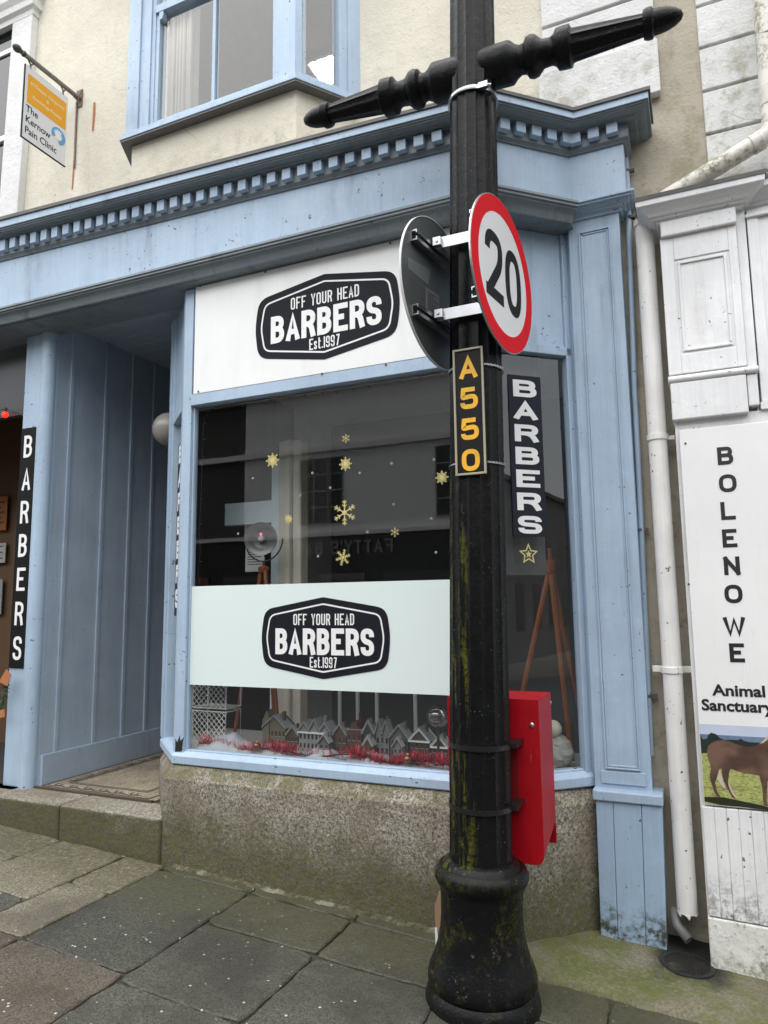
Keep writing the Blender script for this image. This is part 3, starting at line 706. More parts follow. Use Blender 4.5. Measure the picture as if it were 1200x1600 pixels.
m = MB(); m.box(XL - .06, X0r, yL1, yL1 + .05, zs - .2, zL); m.box(-3.8, -3.1, yL1 - .03, yL1, zs + .1, .9)
obj('inner_door', m, plain('door_dark_blue', (.10, .13, .17), .5), shop)
m = MB(); m.box(X0r - .05, X0r - .0, LE.y, yL1, zs - .3, zL); obj('bay_side_wall', m, M['blue_lobby'], shop)
# door threshold floor with mosaic border
t = NT('mosaic_floor'); vo = t.vor(95, out='Color')
bw_ = t.n('ShaderNodeRGBToBW'); t.l(vo, bw_.inputs[0])
c = t.mix(t.ramp(bw_.outputs[0], .2, .8), (.24, .20, .14), (.42, .36, .26)); c = t.mix(t.ramp(t.noise(5, 5), .45, .7, 0, .5), c, (.16, .13, .09)); t.bump(t.vor(95), .3, .003)
mos = t.done(c, .55)
fl = MB(); fl.box(XL, X0r, 3.40, yL1, zs - .1, zs + .006)
flo = obj('lobby_floor', fl, mos, shop)
bdr = MB(); FG = Fr((0, 0, zs + .006), (1, 0, 0), (0, 1, 0)); xa, xb, ya, yb = XL + .03, X0r - .06, 3.425, 4.8
for k, w_ in ((0, .014), (.115, .010), (.135, .006)):
    stroke(bdr, [(xa + k, ya + k), (xb - k, ya + k), (xb - k, yb - k), (xa + k, yb - k)], w_, 0, .0015, FG, True)
def scroll(cx, cy, dx, dy):
    pts = []
    for i in range(22):
        a = i / 21 * 4.6; r = .036 * (1 - i / 30)
        x, y = -.05 + .05 + r * math.cos(a + 2.6), r * math.sin(a + 2.6)
        pts.append((cx + dx * x - dy * y, cy + dy * x + dx * y))
    stroke(bdr, pts, .009, 0, .0016, FG)
    stroke(bdr, [(cx - dx * .075 + dy * .03, cy - dy * .075 - dx * .03), (cx - dx * .03 + dy * .038, cy - dy * .03 - dx * .038), (cx + dx * .055 + dy * .02, cy + dy * .055 - dx * .02)], .008, 0, .0018, FG)
i = 0
while xa + .08 + i * .125 < xb - .06: scroll(xa + .09 + i * .125, ya + .06, 1, 0); i += 1
i = 1
while ya + .08 + i * .125 < yb - .06: scroll(xa + .06, ya + .08 + i * .125, 0, 1); i += 1
obj('mosaic_border', bdr, plain('mosaic_black', (.05, .042, .038), .5), flo)
m = MB(); m.box(XL - .02, X0r, 3.375, 3.40, zs - .1, zs + .010); obj('threshold_bar', m, plain('brown_threshold', (.07, .05, .035), .45), flo)

# pilaster and opening at the far left
yl = 3.34
xs0, xs1 = P(23, 850, yl).x, P(45, 850, yl).x
m = MB(); m.box(xs0 - .005, xs1 + .03, yl + .012, yl + .11, zs, 1.94)
obj('left_pilaster', m, M['blue'], shop, bevel=.006)
m = MB(); m.box(xs1 + .012, xs1 + .028, yl, yl + .012, zs, 1.94); obj('left_bead', m, M['blue'], shop, bevel=.005)
m = MB()
XI = -7.0
m.cur = 0; m.box(XI, XL - .09, 4.4, 4.45, -1.3, 2.0); m.box(XI - .05, XI, 3.3, 4.45, -1.3, 2.0); m.box(XI, XL - .06, 3.45, 4.45, 1.96, 2.0); m.cur = 1; m.box(XL - .10, XL - .07, 3.46, 4.4, -1.3, 1.95)
m.cur = 2; m.box(XI, XL - .09, 3.3, 4.45, -1.3, zs)
zt_ = P(10, 648, 3.45).z
m.cur = 3; m.box(XI, xs0 - .005, 3.42, 3.47, zt_ - .03, zt_ + .02)
m.cur = 4; m.box(XI, xs0 - .005, 3.44, 3.45, zt_ + .02, 1.95)
obj('side_entrance', m, [plain('brown_boards', (.10, .055, .025), .6), plain('brown_wall', (.12, .075, .04), .7), M['dark'], plain('transom_dark', (.05, .05, .05), .5), plain('fanlight_grey', (.055, .058, .06), .25)], shop)

# ------------------------------------------------------------------ signs on the shop
sx0, sx1 = P(306, 530, YB).x, CC.x - .042
fs = Fr((0, YB - .012, 0), (1, 0, 0), (0, 0, 1))
bs = thing('shop_sign', 'large white fascia sign with black OFF YOUR HEAD BARBERS badge above the shop window', 'sign', ((sx0 + sx1) / 2, YB, sgB))
b = MB(); b.box(sx0, sx1, sgB, sgT, -.030, 0, fs); obj('panel', b, M['signwhite'], bs, bevel=.002)
def badge_px(parent, F, l, r, tpk, bpk, z):
    xl, xr = F.hit(*l)[0], F.hit(*r)[0]; yt, yb = F.hit(*tpk)[1], F.hit(*bpk)[1]
    badge(parent, F, (xl + xr) / 2, (yt + yb) / 2, (xr - xl) / 1.016, yt - yb, z)
badge_px(bs, fs, (399, 505), (626, 480), (513, 427), (500, 563), 0)
sc = MB()
for u, v in ((313, 447), (310, 612), (415, 425), (610, 380), (503, 584), (603, 570)):
    x, y = fs.hit(u, v)[:2]; sc.prism([(x + .006 * math.cos(k), y + .006 * math.sin(k)) for k in [i * .785 for i in range(8)]], 0, .003, fs)
obj_split('screw', sc, plain('screw_dark', (.06, .05, .05), .5), bs)

ff = Fr((0, YB + .028, 0), (1, 0, 0), (0, 0, 1))
ws_ = thing('window_sign', 'frosted pale mint window band with black OFF YOUR HEAD BARBERS badge low on the glass', 'window sign', ((sx0 + sx1) / 2, YB + .03, -.4))
fx0, fx1 = ff.hit(296, 990)[0], CC.x - .045; fy1, fy0 = ff.hit(500, 911)[1], ff.hit(500, 1078)[1]
b = MB(); b.box(fx0, fx1, fy0, fy1, 0, .003, ff); t = NT('frosted_mint'); fcol = t.mix(t.noise(1.5, 3), (.76, .86, .835), (.80, .90, .875)); t.done(fcol, .22, .5)
tl = t.n('ShaderNodeBsdfTranslucent'); t.l(fcol, tl.inputs[0]); mx = t.n('ShaderNodeMixShader'); mx.inputs[0].default_value = .12; t.l(t.b.outputs[0], mx.inputs[1]); t.l(tl.outputs[0], mx.inputs[2]); t.l(mx.outputs[0], t.t.nodes['Material Output'].inputs['Surface'])
obj('frosted_band', b, t.m, ws_)
badge_px(ws_, ff, (409, 998), (611, 998), (507, 933), (507, 1061), .003)

# vertical BARBERS on the cant window
vs = thing('window_sign', 'slate grey vertical BARBERS panel stuck on the narrow right hand shop window', 'window sign', tuple(FC_(.2, .5, .0)))
fv = Fr(FC_(0, 0, -.032), FC_.x, (0, 0, 1))
a = fv.hit(798, 590); b2 = fv.hit(850, 838)
vx0, vx1, vy1, vy0 = fv.hit(798, 720)[0], fv.hit(849, 720)[0], fv.hit(824, 588)[1], fv.hit(824, 838)[1]
b = MB(); b.box(vx0, vx1, vy0, vy1, 0, .003, fv); obj('panel', b, M['slate'], vs)
pitch = (vy1 - vy0) / 7.08; lw = (vx1 - vx0) * .72
for i, ch in enumerate('BARBERS'): b = MB(); glyph(b, ch, fv, (vx0 + vx1) / 2 - lw / 2, vy1 - .012 - (i + .86) * pitch, lw, pitch * .76, pitch * .17, .003, F_sx=1.75); obj('letter', b, M['letters'], vs)
# vertical BARBERS on the left cant, edge-on
vs = thing('window_sign', 'dark BARBERS strip on the narrow left bay window, seen almost edge on beside the doorway', 'window sign', tuple(FL(.25, .5, 0)))
fv2 = Fr(FL(0, 0, -.027), FL.x, (0, 0, 1)); b = MB(); b.box(.17, .38, -.05, 1.0, 0, .003, fv2); obj('panel', b, M['slate'], vs)
for i, ch in enumerate('BARBERS'): b = MB(); glyph(b, ch, fv2, .20, .88 - i * .147, .15, .11, .03, .003); obj('letter', b, M['letters'], vs)
# black BARBERS board on the left pilaster
fb_ = Fr((0, yl + .008, 0), (1, 0, 0), (0, 0, 1))
y1_, y0_ = P(45, 668, yl).z, P(22, 1044, yl).z
lx0, lx1 = P(23, 850, yl).x, P(46, 850, yl).x
lb = thing('wall_sign', 'narrow black vertical BARBERS board on the blue pilaster left of the doorway', 'sign', ((lx0 + lx1) / 2, yl, y0_))
b = MB(); b.box(lx0, lx1, y0_, y1_, -.008, .004, fb_); obj('panel', b, plain('board_black', (.006, .006, .007), .6, spec=.15), lb, bevel=.002)
lp = (y1_ - y0_) / 7.15; lw = (lx1 - lx0) * .56
for i, ch in enumerate('BARBERS'): b = MB(); glyph(b, ch, fb_, (lx0 + lx1) / 2 - lw / 2 + .003, y1_ - .02 - (i + .83) * lp, lw, lp * .68, lw * .27, .004); obj('letter', b, M['letters'], lb)

# hanging clinic sign
XH = P(125, 155, YW).x; zp_ = 3.84
hs = thing('hanging_sign', 'orange and white clinic sign hanging from a wall pole, lettered The Kernow Pain Clinic', 'hanging sign', (XH, YW, zp_))
polem = plain('weathered_pole', (.22, .20, .17), .7, vary=.5, nscale=20)
m = MB(); m.tube([(XH, YW + .0, zp_ - .0), (XH, 3.09, zp_)], .017, 14); obj('pole', m, polem, hs, smooth=True)
m = MB(); m.lathe([(.0, -.05), (.012, -.045), (.024, -.03), (.027, -.012), (.02, .006), (.012, .02), (.02, .03), (.022, .04), (.014, .05)], (XH, 3.07, zp_), (0, 1, 0), 16); obj('finial', m, plain('finial_black', (.05, .05, .045), .6), hs, smooth=True)
m = MB(); m.box(XH - .03, XH + .03, YW - .008, YW, zp_ - .07, zp_ + .07); m.tube([(XH + .03, YW - .02, zp_ + .05), (XH + .012, YW - .03, zp_ - .04), (XH, YW - .06, zp_ - .02)], .006, 8); obj('wall_bracket', m, plain('bracket_rust', (.17, .11, .09), .7), hs)
FH = Fr((XH + .004, 3.125, 3.23), (0, 1, -.015), (0, 0, 1))      # faces +X, reads along +Y
bwid, bht = .366, .545
b = MB(); b.box(0, bwid, 0, bht, -.010, 0, FH); obj('board', b, plain('sign_grey_white', (.66, .66, .67), .45, vary=.06), hs, bevel=.001)
b = MB(); b.box(-.004, bwid + .004, -.005, 0, -.011, .001, FH); b.box(-.005, 0, 0, bht, -.011, .001, FH); obj('rim', b, M['ink'], hs)
b = MB(); b.box(.022, bwid - .014, .275, .49, 0, .0012, FH); obj('orange_field', b, plain('sign_orange', (.72, .33, .004), .45, vary=.05), hs)
b = MB(); font_text(b, 'McTimoney Chiropractic', FH, .19, .42, .026, .0012, .0008, sx=.78); font_text(b, '&', FH, .19, .375, .026, .0012, .0008); font_text(b, 'Kinesiology Practice', FH, .19, .328, .026, .0012, .0008, sx=.84)
obj('small_lettering', b, plain('cream_letter', (.80, .72, .5), .5), hs)
b = MB()
for s_, y in (('The', .205), ('Kernow', .125), ('Pain Clinic', .045)): font_text(b, s_, FH, .018, y, .052, 0, .001, .008, .88, 'LEFT')
obj('lettering', b, M['ink'], hs)
b = MB(); cx, cy = .296, .192
arc = [(cx + .047 * math.cos(t_), cy + .047 * math.sin(t_)) for t_ in [R(210 - k * 14) for k in range(22)]]
stroke(b, arc, .030, 0, .001, FH)
for t_ in (70, 92, 114, 136): stroke(b, [(cx, cy - .02), (cx + .034 * math.cos(R(t_)), cy + .034 * math.sin(R(t_)))], .0, 0, .001, FH) if 0 else None
obj('emblem', b, plain('emblem_blue', (.10, .32, .55), .45), hs)
b = MB()
for t_ in (60, 82, 104, 126, 148): stroke(b, [(cx - .008, cy - .022), (cx + .045 * math.cos(R(t_)), cy + .045 * math.sin(R(t_)))], .009, .001, .0018, FH)
b.prism([(cx - .03, cy - .03), (cx + .02, cy - .028), (cx + .018, cy - .002), (cx - .018, cy + .002)], .001, .002, FH)
obj('emblem_hand', b, M['letters'], hs)
m = MB()
for y in (3.165, 3.445):
    ring = [(XH, y + .021 * math.cos(a_), zp_ - .012 + .026 * math.sin(a_)) for a_ in [k * .524 for k in range(13)]]
    m.tube([(p[0] + .002 * math.sin(i), p[1], p[2]) for i, p in enumerate(ring)], .0045, 8, False)
    m.tube([(XH, y, zp_ - .035), (XH, y, FH(0, bht).z - .012)], .006, 8)
obj_split('hook', m, plain('hook_iron', (.07, .06, .055), .6), hs)
# rust drip under the bracket and on the wall
rust = plain('rust_stain', (.33, .15, .045), .85, vary=.4, nscale=25)
m = MB(); 
for pts, w0 in ((((121, 165), (117, 240), (113, 296)), .010), (((148, 160), (147, 180), (145, 205)), .012)):
    q_ = [P(u, v, YW) for u, v in pts]
    m.add([(p.x - w0 * (1 if i < 2 else .6), YW - .0022, p.z) for i, p in enumerate(q_)] + [(p.x + w0 * (.8 if i != 1 else 1.1), YW - .0022, p.z) for i, p in enumerate(q_)], [(0, 1, 4, 3), (1, 2, 5, 4)])
obj('rust_stain', m, rust, shop)
m = MB(); m.tube([P(120, 160, YW - .01), P(118, 205, YW - .01), P(116, 262, YW - .01)], .007, 8); obj('rusty_conduit', m, plain('conduit_rust', (.20, .13, .12), .7, vary=.5, nscale=30), shop, smooth=True)

# ------------------------------------------------------------------ lamp post
YL = 2.75
AX = lambda z: Vector((-.829 + (z + 1) * .0192, YL, z))
axd = (AX(1) - AX(0)).normalized()
zpx = lambda v, y=2.62: P(752, v, y).z
lp_ = thing('lamp_post', 'black fluted cast iron lamp post with ladder bar and mossy bell shaped base', 'lamp post', tuple(AX(G(-.84))))
def flute(n, d):
    def f(t):
        a = (t * n / (2 * math.pi)) % 1.0; return 1 - d * (math.sin(math.pi * a) ** .7)
    return f
zb0 = zpx(1366)
def pz(rows): return [(r_, z_) for r_, z_ in rows]
m = MB()
rows = [(.121, zb0 - .02, 1)] + [(.120 - (.120 - .094) * k / 12, zb0 + (3.1 - zb0) * k / 12, 1) for k in range(13)] + [(.086, 4.7, 1), (.10, 4.71, 1), (.10, 4.76, 1), (.04, 4.80, 1)]
m.lathe([(r_, (z_ - 0) / axd.z, 1) for r_, z_, _ in rows], AX(0), axd, 160, flute(16, .055)); obj('shaft', m, M['iron'], lp_, smooth=True)
Zg = G(-.84)
prof = [(.128, zb0 + .012), (.140, zb0 + .004), (.150, zb0 - .014), (.158, zb0 - .010), (.170, zb0 - .018), (.178, zb0 - .036), (.178, zb0 - .052), (.170, zb0 - .070), (.160, zb0 - .082), (.157, zb0 - .095), (.154, zb0 - .13), (.153, zb0 - .19), (.157, zb0 - .24), (.167, zb0 - .29), (.181, zb0 - .335), (.197, zb0 - .37), (.204, zb0 - .395), (.204, zb0 - .412), (.197, zb0 - .428), (.193, zb0 - .433), (.203, zb0 - .445), (.212, zb0 - .467), (.216, zb0 - .50), (.216, Zg - .12)]
m = MB(); m.lathe([(.05, (zb0 + .012))] + prof, AX(0), axd, 72); obj('base', m, M['iron'], lp_, smooth=True)
zbar = zpx(115, 2.75)
zbar = P(740, 115, 2.75).z
bl, br = P(475, 190, 2.75), P(1068, 22, 2.75)
bm_ = (AX(zbar)); bdir = (br - bl).normalized()
def barprof(L):
    s = L / .86
    pr = [(.084, .0), (.086, .17), (.080, .18), (.066, .195), (.056, .215), (.060, .235), (.078, .247), (.083, .265), (.078, .285), (.066, .297), (.055, .31), (.052, .345), (.060, .36), (.078, .372), (.080, .40), (.080, .425), (.066, .432)]
    pr = [(r_, d * s) for r_, d in pr] + [(.066 - .022 * k / 6, (.44 + .27 * k / 6) * s, 1) for k in range(7)] + [(.052, .712 * s), (.057, .725 * s), (.057, .745 * s), (.047, .752 * s), (.046, .77 * s), (.042, .80 * s), (.032, .83 * s), (.018, .852 * s), (.002, .86 * s)]
    return pr
for end, nm in ((bl, 'ladder_bar'), (br, 'ladder_bar')):
    L = (end - bm_).length; m = MB(); m.lathe(barprof(L), bm_, (end - bm_).normalized(), 64, flute(10, .10)); obj(nm, m, M['iron'], lp_, smooth=True)
# hose clip
zcl = zpx(134, 2.66); m = MB(); rC = .108
m.lathe([(rC - .006, zcl - .008), (rC, zcl - .008), (rC, zcl + .008), (rC - .006, zcl + .008)], AX(0), axd, 48)
cc = AX(zcl); 
for k in range(26):
    a_ = R(-128 + k * 2.4); p = cc + Vector((math.cos(a_) * (rC + .001), math.sin(a_) * (rC + .001), 0)); m.box(p.x - .0012, p.x + .0012, p.y - .002, p.y + .002, p.z - .006, p.z + .006)
a_ = R(-52); p = cc + Vector((math.cos(a_) * (rC + .008), math.sin(a_) * (rC + .008), 0)); m.box(p.x - .02, p.x + .02, p.y - .008, p.y + .012, p.z - .013, p.z + .011); m.tube([p + Vector((.0, -.004, 0)), p + Vector((.03, .012, 0))], .006, 10)
obj('hose_clip', m, M['steel'], lp_)

# ------------------------------------------------------------------ speed limit signs
def roundel_frame(u, v, y, ang):
    c = P(u, v, y); return Fr(c, (math.sin(R(ang)), math.cos(R(ang)), 0), (0, 0, 1))    # normal = x × z -> +X
RS = .32
def disc(F, r, z0, z1, n=72): m = MB(); m.prism([(r * math.cos(2 * math.pi * k / n), r * math.sin(2 * math.pi * k / n)) for k in range(n)], z0, z1, F); return m
F20 = roundel_frame(787, 430, 2.70, 8)
t = NT('reflective_white'); mp = t.map((0, 1, 1), (0, 0, 0)); vv = t.vor(95, mp); t.t.nodes[-1]
for nd in t.t.nodes:
    if nd.type == 'TEX_VORONOI': nd.inputs['Randomness'].default_value = 0
rw = t.done(t.mix(t.ramp(vv, .30, .50), (.72, .72, .72), (.54, .55, .56)), .35)
s20 = thing('speed_sign', 'round 20 speed limit sign with red ring on the right side of the lamp post', 'road sign', tuple(F20(0, -RS, 0)))
obj('plate', disc(F20, RS, -.006, 0), M['steel'], s20)
obj('white_face', disc(F20, RS - .004, 0, .0012), rw, s20)
m = MB(); stroke(m, [((RS - .037) * math.cos(2 * math.pi * k / 80), (RS - .037) * math.sin(2 * math.pi * k / 80)) for k in range(80)], .066, .0012, .002, F20, True); obj('red_ring', m, plain('reflective_red', (.56, .004, .012), .6, vary=.06, spec=.12), s20)
m = MB(); hh, ww, ss = .285, .172, .046
def two(x, y):
    pts = [(0, .70), (.02, .93), (.3, 1.0), (.72, 1.0), (1, .88), (1, .62), (.62, .34), (0, 0)]
    bx = lambda p: (x + ss / 2 + p[0] * (ww - ss), y + ss / 2 + p[1] * (hh - ss))
    a = rounded([bx(p) for p in [(0, .72), (0, 1), (1, 1), (1, .60), (.02, 0)]], [0, .08, .08, .07, 0], False, 10)
    stroke(m, a, ss, .0012, .0022, F20); stroke(m, [(x, y + ss / 2), (x + ww, y + ss / 2)], ss, .0012, .0025, F20)
two(-.185, -hh / 2)
ov = [(.100 + (ww - ss) / 2 * math.copysign(abs(math.cos(t_)) ** .8, math.cos(t_)), (hh - ss) / 2 * math.copysign(abs(math.sin(t_)) ** .8, math.sin(t_))) for t_ in [2 * math.pi * k / 56 for k in range(56)]]
stroke(m, ov, ss, .0012, .0022, F20, True); obj('numerals', m, plain('numeral_black', (.008, .008, .009), .6, spec=.15), s20)
ch = MB()
def channel(mb, F, y, sgn):
    mb.box(-.24, .24, y - .022, y - .017, -.036, -.0065, F); mb.box(-.24, .24, y + .017, y + .022, -.036, -.0065, F); mb.box(-.24, .24, y - .0165, y + .0165, -.012, -.0066, F)
    mb.box(-.24, .24, y - .0165, y - .008, -.036, -.032, F); mb.box(-.24, .24, y + .008, y + .0165, -.036, -.032, F)
for y in (.155, -.155): channel(ch, F20, y, 1)
obj_split('channel', ch, M['steel'], s20)
# the second sign, seen from behind
FBk = roundel_frame(684, 461, 2.72, 8); FBk = Fr(FBk.o, -FBk.x, (0, 0, 1))          # normal -> -X
sbk = thing('speed_sign', 'dark grey back of the round sign on the left side of the lamp post', 'road sign', tuple(FBk(0, -RS, 0)))
obj('plate', disc(FBk, RS, -.006, 0), M['alu_dark'], sbk)
obj('reflective_face', disc(FBk, RS - .004, 0, .0012), rw, sbk)
m = MB(); stroke(m, [(RS * math.cos(2 * math.pi * k / 80), RS * math.sin(2 * math.pi * k / 80)) for k in range(80)], .003, -.008, .002, FBk, True); obj('rim', m, plain('rim_white', (.6, .6, .6), .5), sbk)
ch = MB()
for y in (.155, -.155): channel(ch, FBk, y, 1)
obj_split('channel', ch, M['steel'], sbk)
# maintenance sticker and tape on the back of it
m = MB(); FB2 = Fr(FBk(0, 0, -.006), -FBk.x, (0, 0, 1)); hb = lambda u, v: FB2.hit(u, v)[:2]
p_ = [hb(665, 449), hb(686, 462), hb(686, 503), hb(666, 486)]; m.prism(p_[::-1], 0, .0012, FB2); 
lab = obj('label_sticker', m, plain('label_grey', (.16, .165, .17), .4), sbk)
m = MB(); ax_, ay_ = p_[0]; ex_ = p_[1][0] - ax_; eh = p_[0][1] - p_[3][1]
for k in range(9): m.box(ax_ + ex_ * .1, ax_ + ex_ * (.85 - .3 * (k % 3 == 1)), ay_ - eh * (.12 + .09 * k), ay_ - eh * (.095 + .09 * k), .0012, .0018, FB2)
obj('printing', m, plain('label_print', (.03, .03, .03), .5), lab)
m = MB(); m.prism([hb(638, 402), hb(672, 422), hb(669, 446), hb(638, 420)][::-1], 0, .001, FB2); obj('tape', m, plain('silver_tape', (.14, .15, .15), .35), sbk)
# bars and bolts joining both signs to the post
yb2 = YL - .128; zz1, zz2 = F20(0, .155).z, F20(0, -.155).z
xa_, xb_ = FBk(0, 0, -.03).x, F20(0, 0, -.03).x
for z_ in (zz1, zz2):
    for y_ in (yb2 - .004, YL + .125): bars = MB(); bars.box(xa_, xb_, y_, y_ + .004, z_ - .024, z_ + .024); obj('clamp_bar', bars, M['steel'], s20, bevel=.0015)
    for x_ in (xa_ + .012, xb_ - .012):
        bars = MB(); bars.tube([(x_, yb2 - .03, z_), (x_, YL + .14, z_)], .006, 10); bars.tube([(x_, yb2 - .016, z_), (x_, yb2 - .0045, z_)], .012, 6); obj('bolt', bars, M['steel'], s20)
    bars = MB(); bars.box(xa_ - .005, xa_ + .03, yb2 - .025, yb2 - .005, z_ - .018, z_ + .018); obj('clamp_block', bars, M['steel'], s20, bevel=.0015)


# A550 plate
FA = Fr((0, 2.628, 0), (1, 0, 0), (0, 0, 1))
ax0, ay1 = FA.hit(709, 547)[:2]; ax1, ay0 = FA.hit(757, 740)[:2]; ax0 = (ax0 + FA.hit(709, 741)[0]) / 2; ax1 = (ax1 + FA.hit(757, 546)[0]) / 2
ap_ = thing('number_plate', 'narrow black plate with yellow A550 fixed upright on the lamp post', 'plate', ((ax0 + ax1) / 2, 2.63, ay0))
m = MB(); m.box(ax0, ax1, ay0, ay1, -.016, -.006, FA); obj('panel', m, plain('plate_black', (.006, .006, .007), .5, spec=.2), ap_)
m = MB(); q_ = .009
m.box(ax0, ax0 + q_, ay0, ay1, -.006, 0, FA); m.box(ax1 - q_, ax1, ay0, ay1, -.006, 0, FA); m.box(ax0 + q_, ax1 - q_, ay1 - q_, ay1, -.006, 0, FA); m.box(ax0 + q_, ax1 - q_, ay0, ay0 + q_, -.006, 0, FA)
obj('frame', m, paint('plate_frame', (.34, .31, .22), (.1, .12, .02), amt=.8, rough=.4), ap_, bevel=.002)
t = NT('number_yellow'); yel = t.done(t.mix(t.ramp(t.noise(14, 5, .7), .45, .7), (.80, .40, .008), (.50, .33, .02)), .45)
W_ = ax1 - ax0; pit = (ay1 - ay0) / 4.12
for i, chh in enumerate('A550'):
    lw = W_ * .58; m = MB(); glyph(m, chh, FA, (ax0 + ax1) / 2 - lw / 2, ay1 - .026 - (i + .78) * pit, lw, pit * .70, lw * .25, -.006); obj('letter', m, yel, ap_)
for v in (568, 721):
    m = MB(); z_ = zpx(v, 2.65); m.lathe([(.112, z_ - .003), (.1135, z_ - .003), (.1135, z_ + .003), (.112, z_ + .003)], AX(0), axd, 40)
    for k in range(7): a_ = R(-60 + k * 9); p = AX(z_) + Vector((math.cos(a_) * .115, math.sin(a_) * .115, 0)); m.ball(p, .0035, 6)
    obj('tie', m, M['steel'], ap_)

# red box strapped behind the post
rx0, rx1, ry0, ry1 = -.989, -.612, 2.865, 3.12
rz1, rz0 = -.378, -1.0
rb = thing('red_box', 'red metal dispenser box strapped to the back of the lamp post', 'box', ((rx0 + rx1) / 2, 3.0, rz0))
m = MB(); Fr_ = FRONT(ry0)
def rrect(x0, x1, y0, y1, r): return [(x0, y1), (x0, y0 + r)] + [(x0 + r - r * math.cos(a_), y0 + r - r * math.sin(a_)) for a_ in (R(22), R(45), R(68))] + [(x0 + r, y0), (x1 - r, y0)] + [(x1 - r + r * math.sin(a_), y0 + r - r * math.cos(a_)) for a_ in (R(22), R(45), R(68))] + [(x1, y0 + r), (x1, y1)]
m.prism(rrect(rx0, rx1, rz0, rz1, .035), -.003, 0, Fr_)
m.box(rx0, rx1, ry1 - .003, ry1, rz0 + .01, rz1)
m.box(rx0, rx1, ry0 + .003, ry1 - .003, rz1 - .003, rz1)
for x_ in (rx0, rx1 - .003):
    m.add([(x_ + dx, y_, z_) for dx in (0, .003) for y_, z_ in ((ry0 + .003, rz0 + .035), (ry1 - .003, rz0 + .10), (ry1 - .003, rz1 - .003), (ry0 + .003, rz1 - .003))], [(0, 1, 2, 3), (7, 6, 5, 4), (0, 4, 5, 1), (1, 5, 6, 2), (2, 6, 7, 3), (3, 7, 4, 0)])
m.box(rx0 + .003, rx1 - .003, ry0 + .06, ry1 - .003, rz0 + .115, rz0 + .118)
obj('casing', m, M['red'], rb, bevel=.0015)
m = MB(); lx_ = P(822, 1210, ry0); m.lathe([(.012, 0), (.012, .004), (.009, .006), (.004, .004)], lx_, (0, -1, 0), 16)
obj('lock', m, plain('lock_dull', (.20, .18, .16), .4, metal=.8), rb) if False else None
m = MB()
for u, v in ((831, 1133),): 
    c = P(u, v, ry0); m.lathe([(.010, 0), (.010, .003), (.005, .006)], c, (0, -1, 0), 12)
c = PX(860, 1098, rx1); m.lathe([(.009, 0), (.009, .003), (.004, .005)], c, (1, 0, 0), 12)
obj_split('bolt', m, M['steel'], rb)
m = MB(); c0_, c1_ = P(802, 1160, ry0), P(812, 1272, ry0); m.box(c0_.x - .03, c1_.x, -c0_.z if 0 else c1_.z, c0_.z, 0, .0015, Fr_); obj('slot_plate', m, plain('red_slot', (.16, .002, .005), .5), rb)
for v, x_ in ((1172, 0), (1272, 0)):
    m = MB(); z_ = zpx(v, 2.63); rr_ = .122 - .007 * (z_ - zb0) / 1
    m.lathe([(rr_ - .004, z_ - .009), (rr_ + .0015, z_ - .009), (rr_ + .0015, z_ + .009), (rr_ - .004, z_ + .009)], AX(0), axd, 48)
    p = AX(z_); m.box(p.x + .105, p.x + .145, p.y + .0, p.y + .115, z_ - .009, z_ + .009)
    obj('strap', m, plain('strap_black', (.008, .008, .009), .35), rb)

# ------------------------------------------------------------------ white shop on the right
YN = 3.40
ns = thing('neighbour_shop', 'peeling white painted shopfront on the right with boarded base and rusticated upper wall', 'shop building', (.6, 3.5, G(.6)))
fn = FRONT(YN); H = lambda u, v: fn.hit(u, v)[:2]
m = MB()                                              # rusticated upper wall in courses
xw = P(1091, 60, YW).x; ys = [P(1091, v, YW).z for v in (294, 215, 147, 78, 12)]; pit = ys[4] - ys[3]
zz = [2.0] + ys + [ys[4] + pit * k for k in range(1, 12)]
for a, b in zip(zz[:-1], zz[1:]): m.box(xw, 6, a + .008, b - .008, -.2, .008, FRONT(YW))
m.box(xw + .004, 6, 1.5, 6.2, -.25, -.012, FRONT(YW))
obj('rusticated_wall', m, M['white_wall'], ns, bevel=.006)
xl = H(1040, 500)[0]
zc1 = P(1011, 306, YN - .12).z; zcb = P(1030, 347, YN - .03).z
xbk = H(1163, 300)[0]; xrr = 3.2
NP = [(xl, 3.66), (xl, YN), (xbk - .02, YN), (xbk - .02, YN + .05), (xrr, YN + .05)]
m = MB(); k = zc1 - zcb
m.sweep(NP, [(-.05, zcb), (.010, zcb), (.014, zcb + k * .12), (.030, zcb + k * .14), (.034, zcb + k * .24), (.044, zcb + k * .26), (.056, zcb + k * .40), (.082, zcb + k * .62), (.094, zcb + k * .66), (.097, zcb + k * .98), (-.05, zcb + k * .98)]); obj('cornice', m, M['white'], ns, bevel=.002)
m = MB(); m.sweep(NP, [(-.05, zc1), (.100, zc1 - .006), (.104, zc1 + .012), (.05, zc1 + .035), (-.05, zc1 + .075)]); obj('lead_flashing', m, M['lead'], ns)
m = MB(); f0, f1 = H(1033, 375), H(1151, 352); m.box(f0[0], f1[0] + .0, f0[1], zcb, -.05, .028, fn)
obj('frieze_block', m, M['white'], ns, bevel=.006)
m = MB(); x0, x1 = H(1038, 480)[0], H(1160, 480)[0]; z0 = H(1046, 587)[1]; z1 = f0[1]
m.box(x0, x1, z0, z1, -.2, 0, fn); pn = obj('panelled_pilaster', m, M['white'], ns, bevel=.004)
m = MB(); px0, px1 = H(1063, 480)[0], H(1141, 480)[0]; py0, py1 = H(1068, 550)[1], H(1060, 410)[1]
w_ = .012
for a in ((px0, px0 + w_, py0, py1), (px1 - w_, px1, py0, py1), (px0 + w_, px1 - w_, py0, py0 + w_), (px0 + w_, px1 - w_, py1 - w_, py1)): m.box(*a, 0, .008, fn)
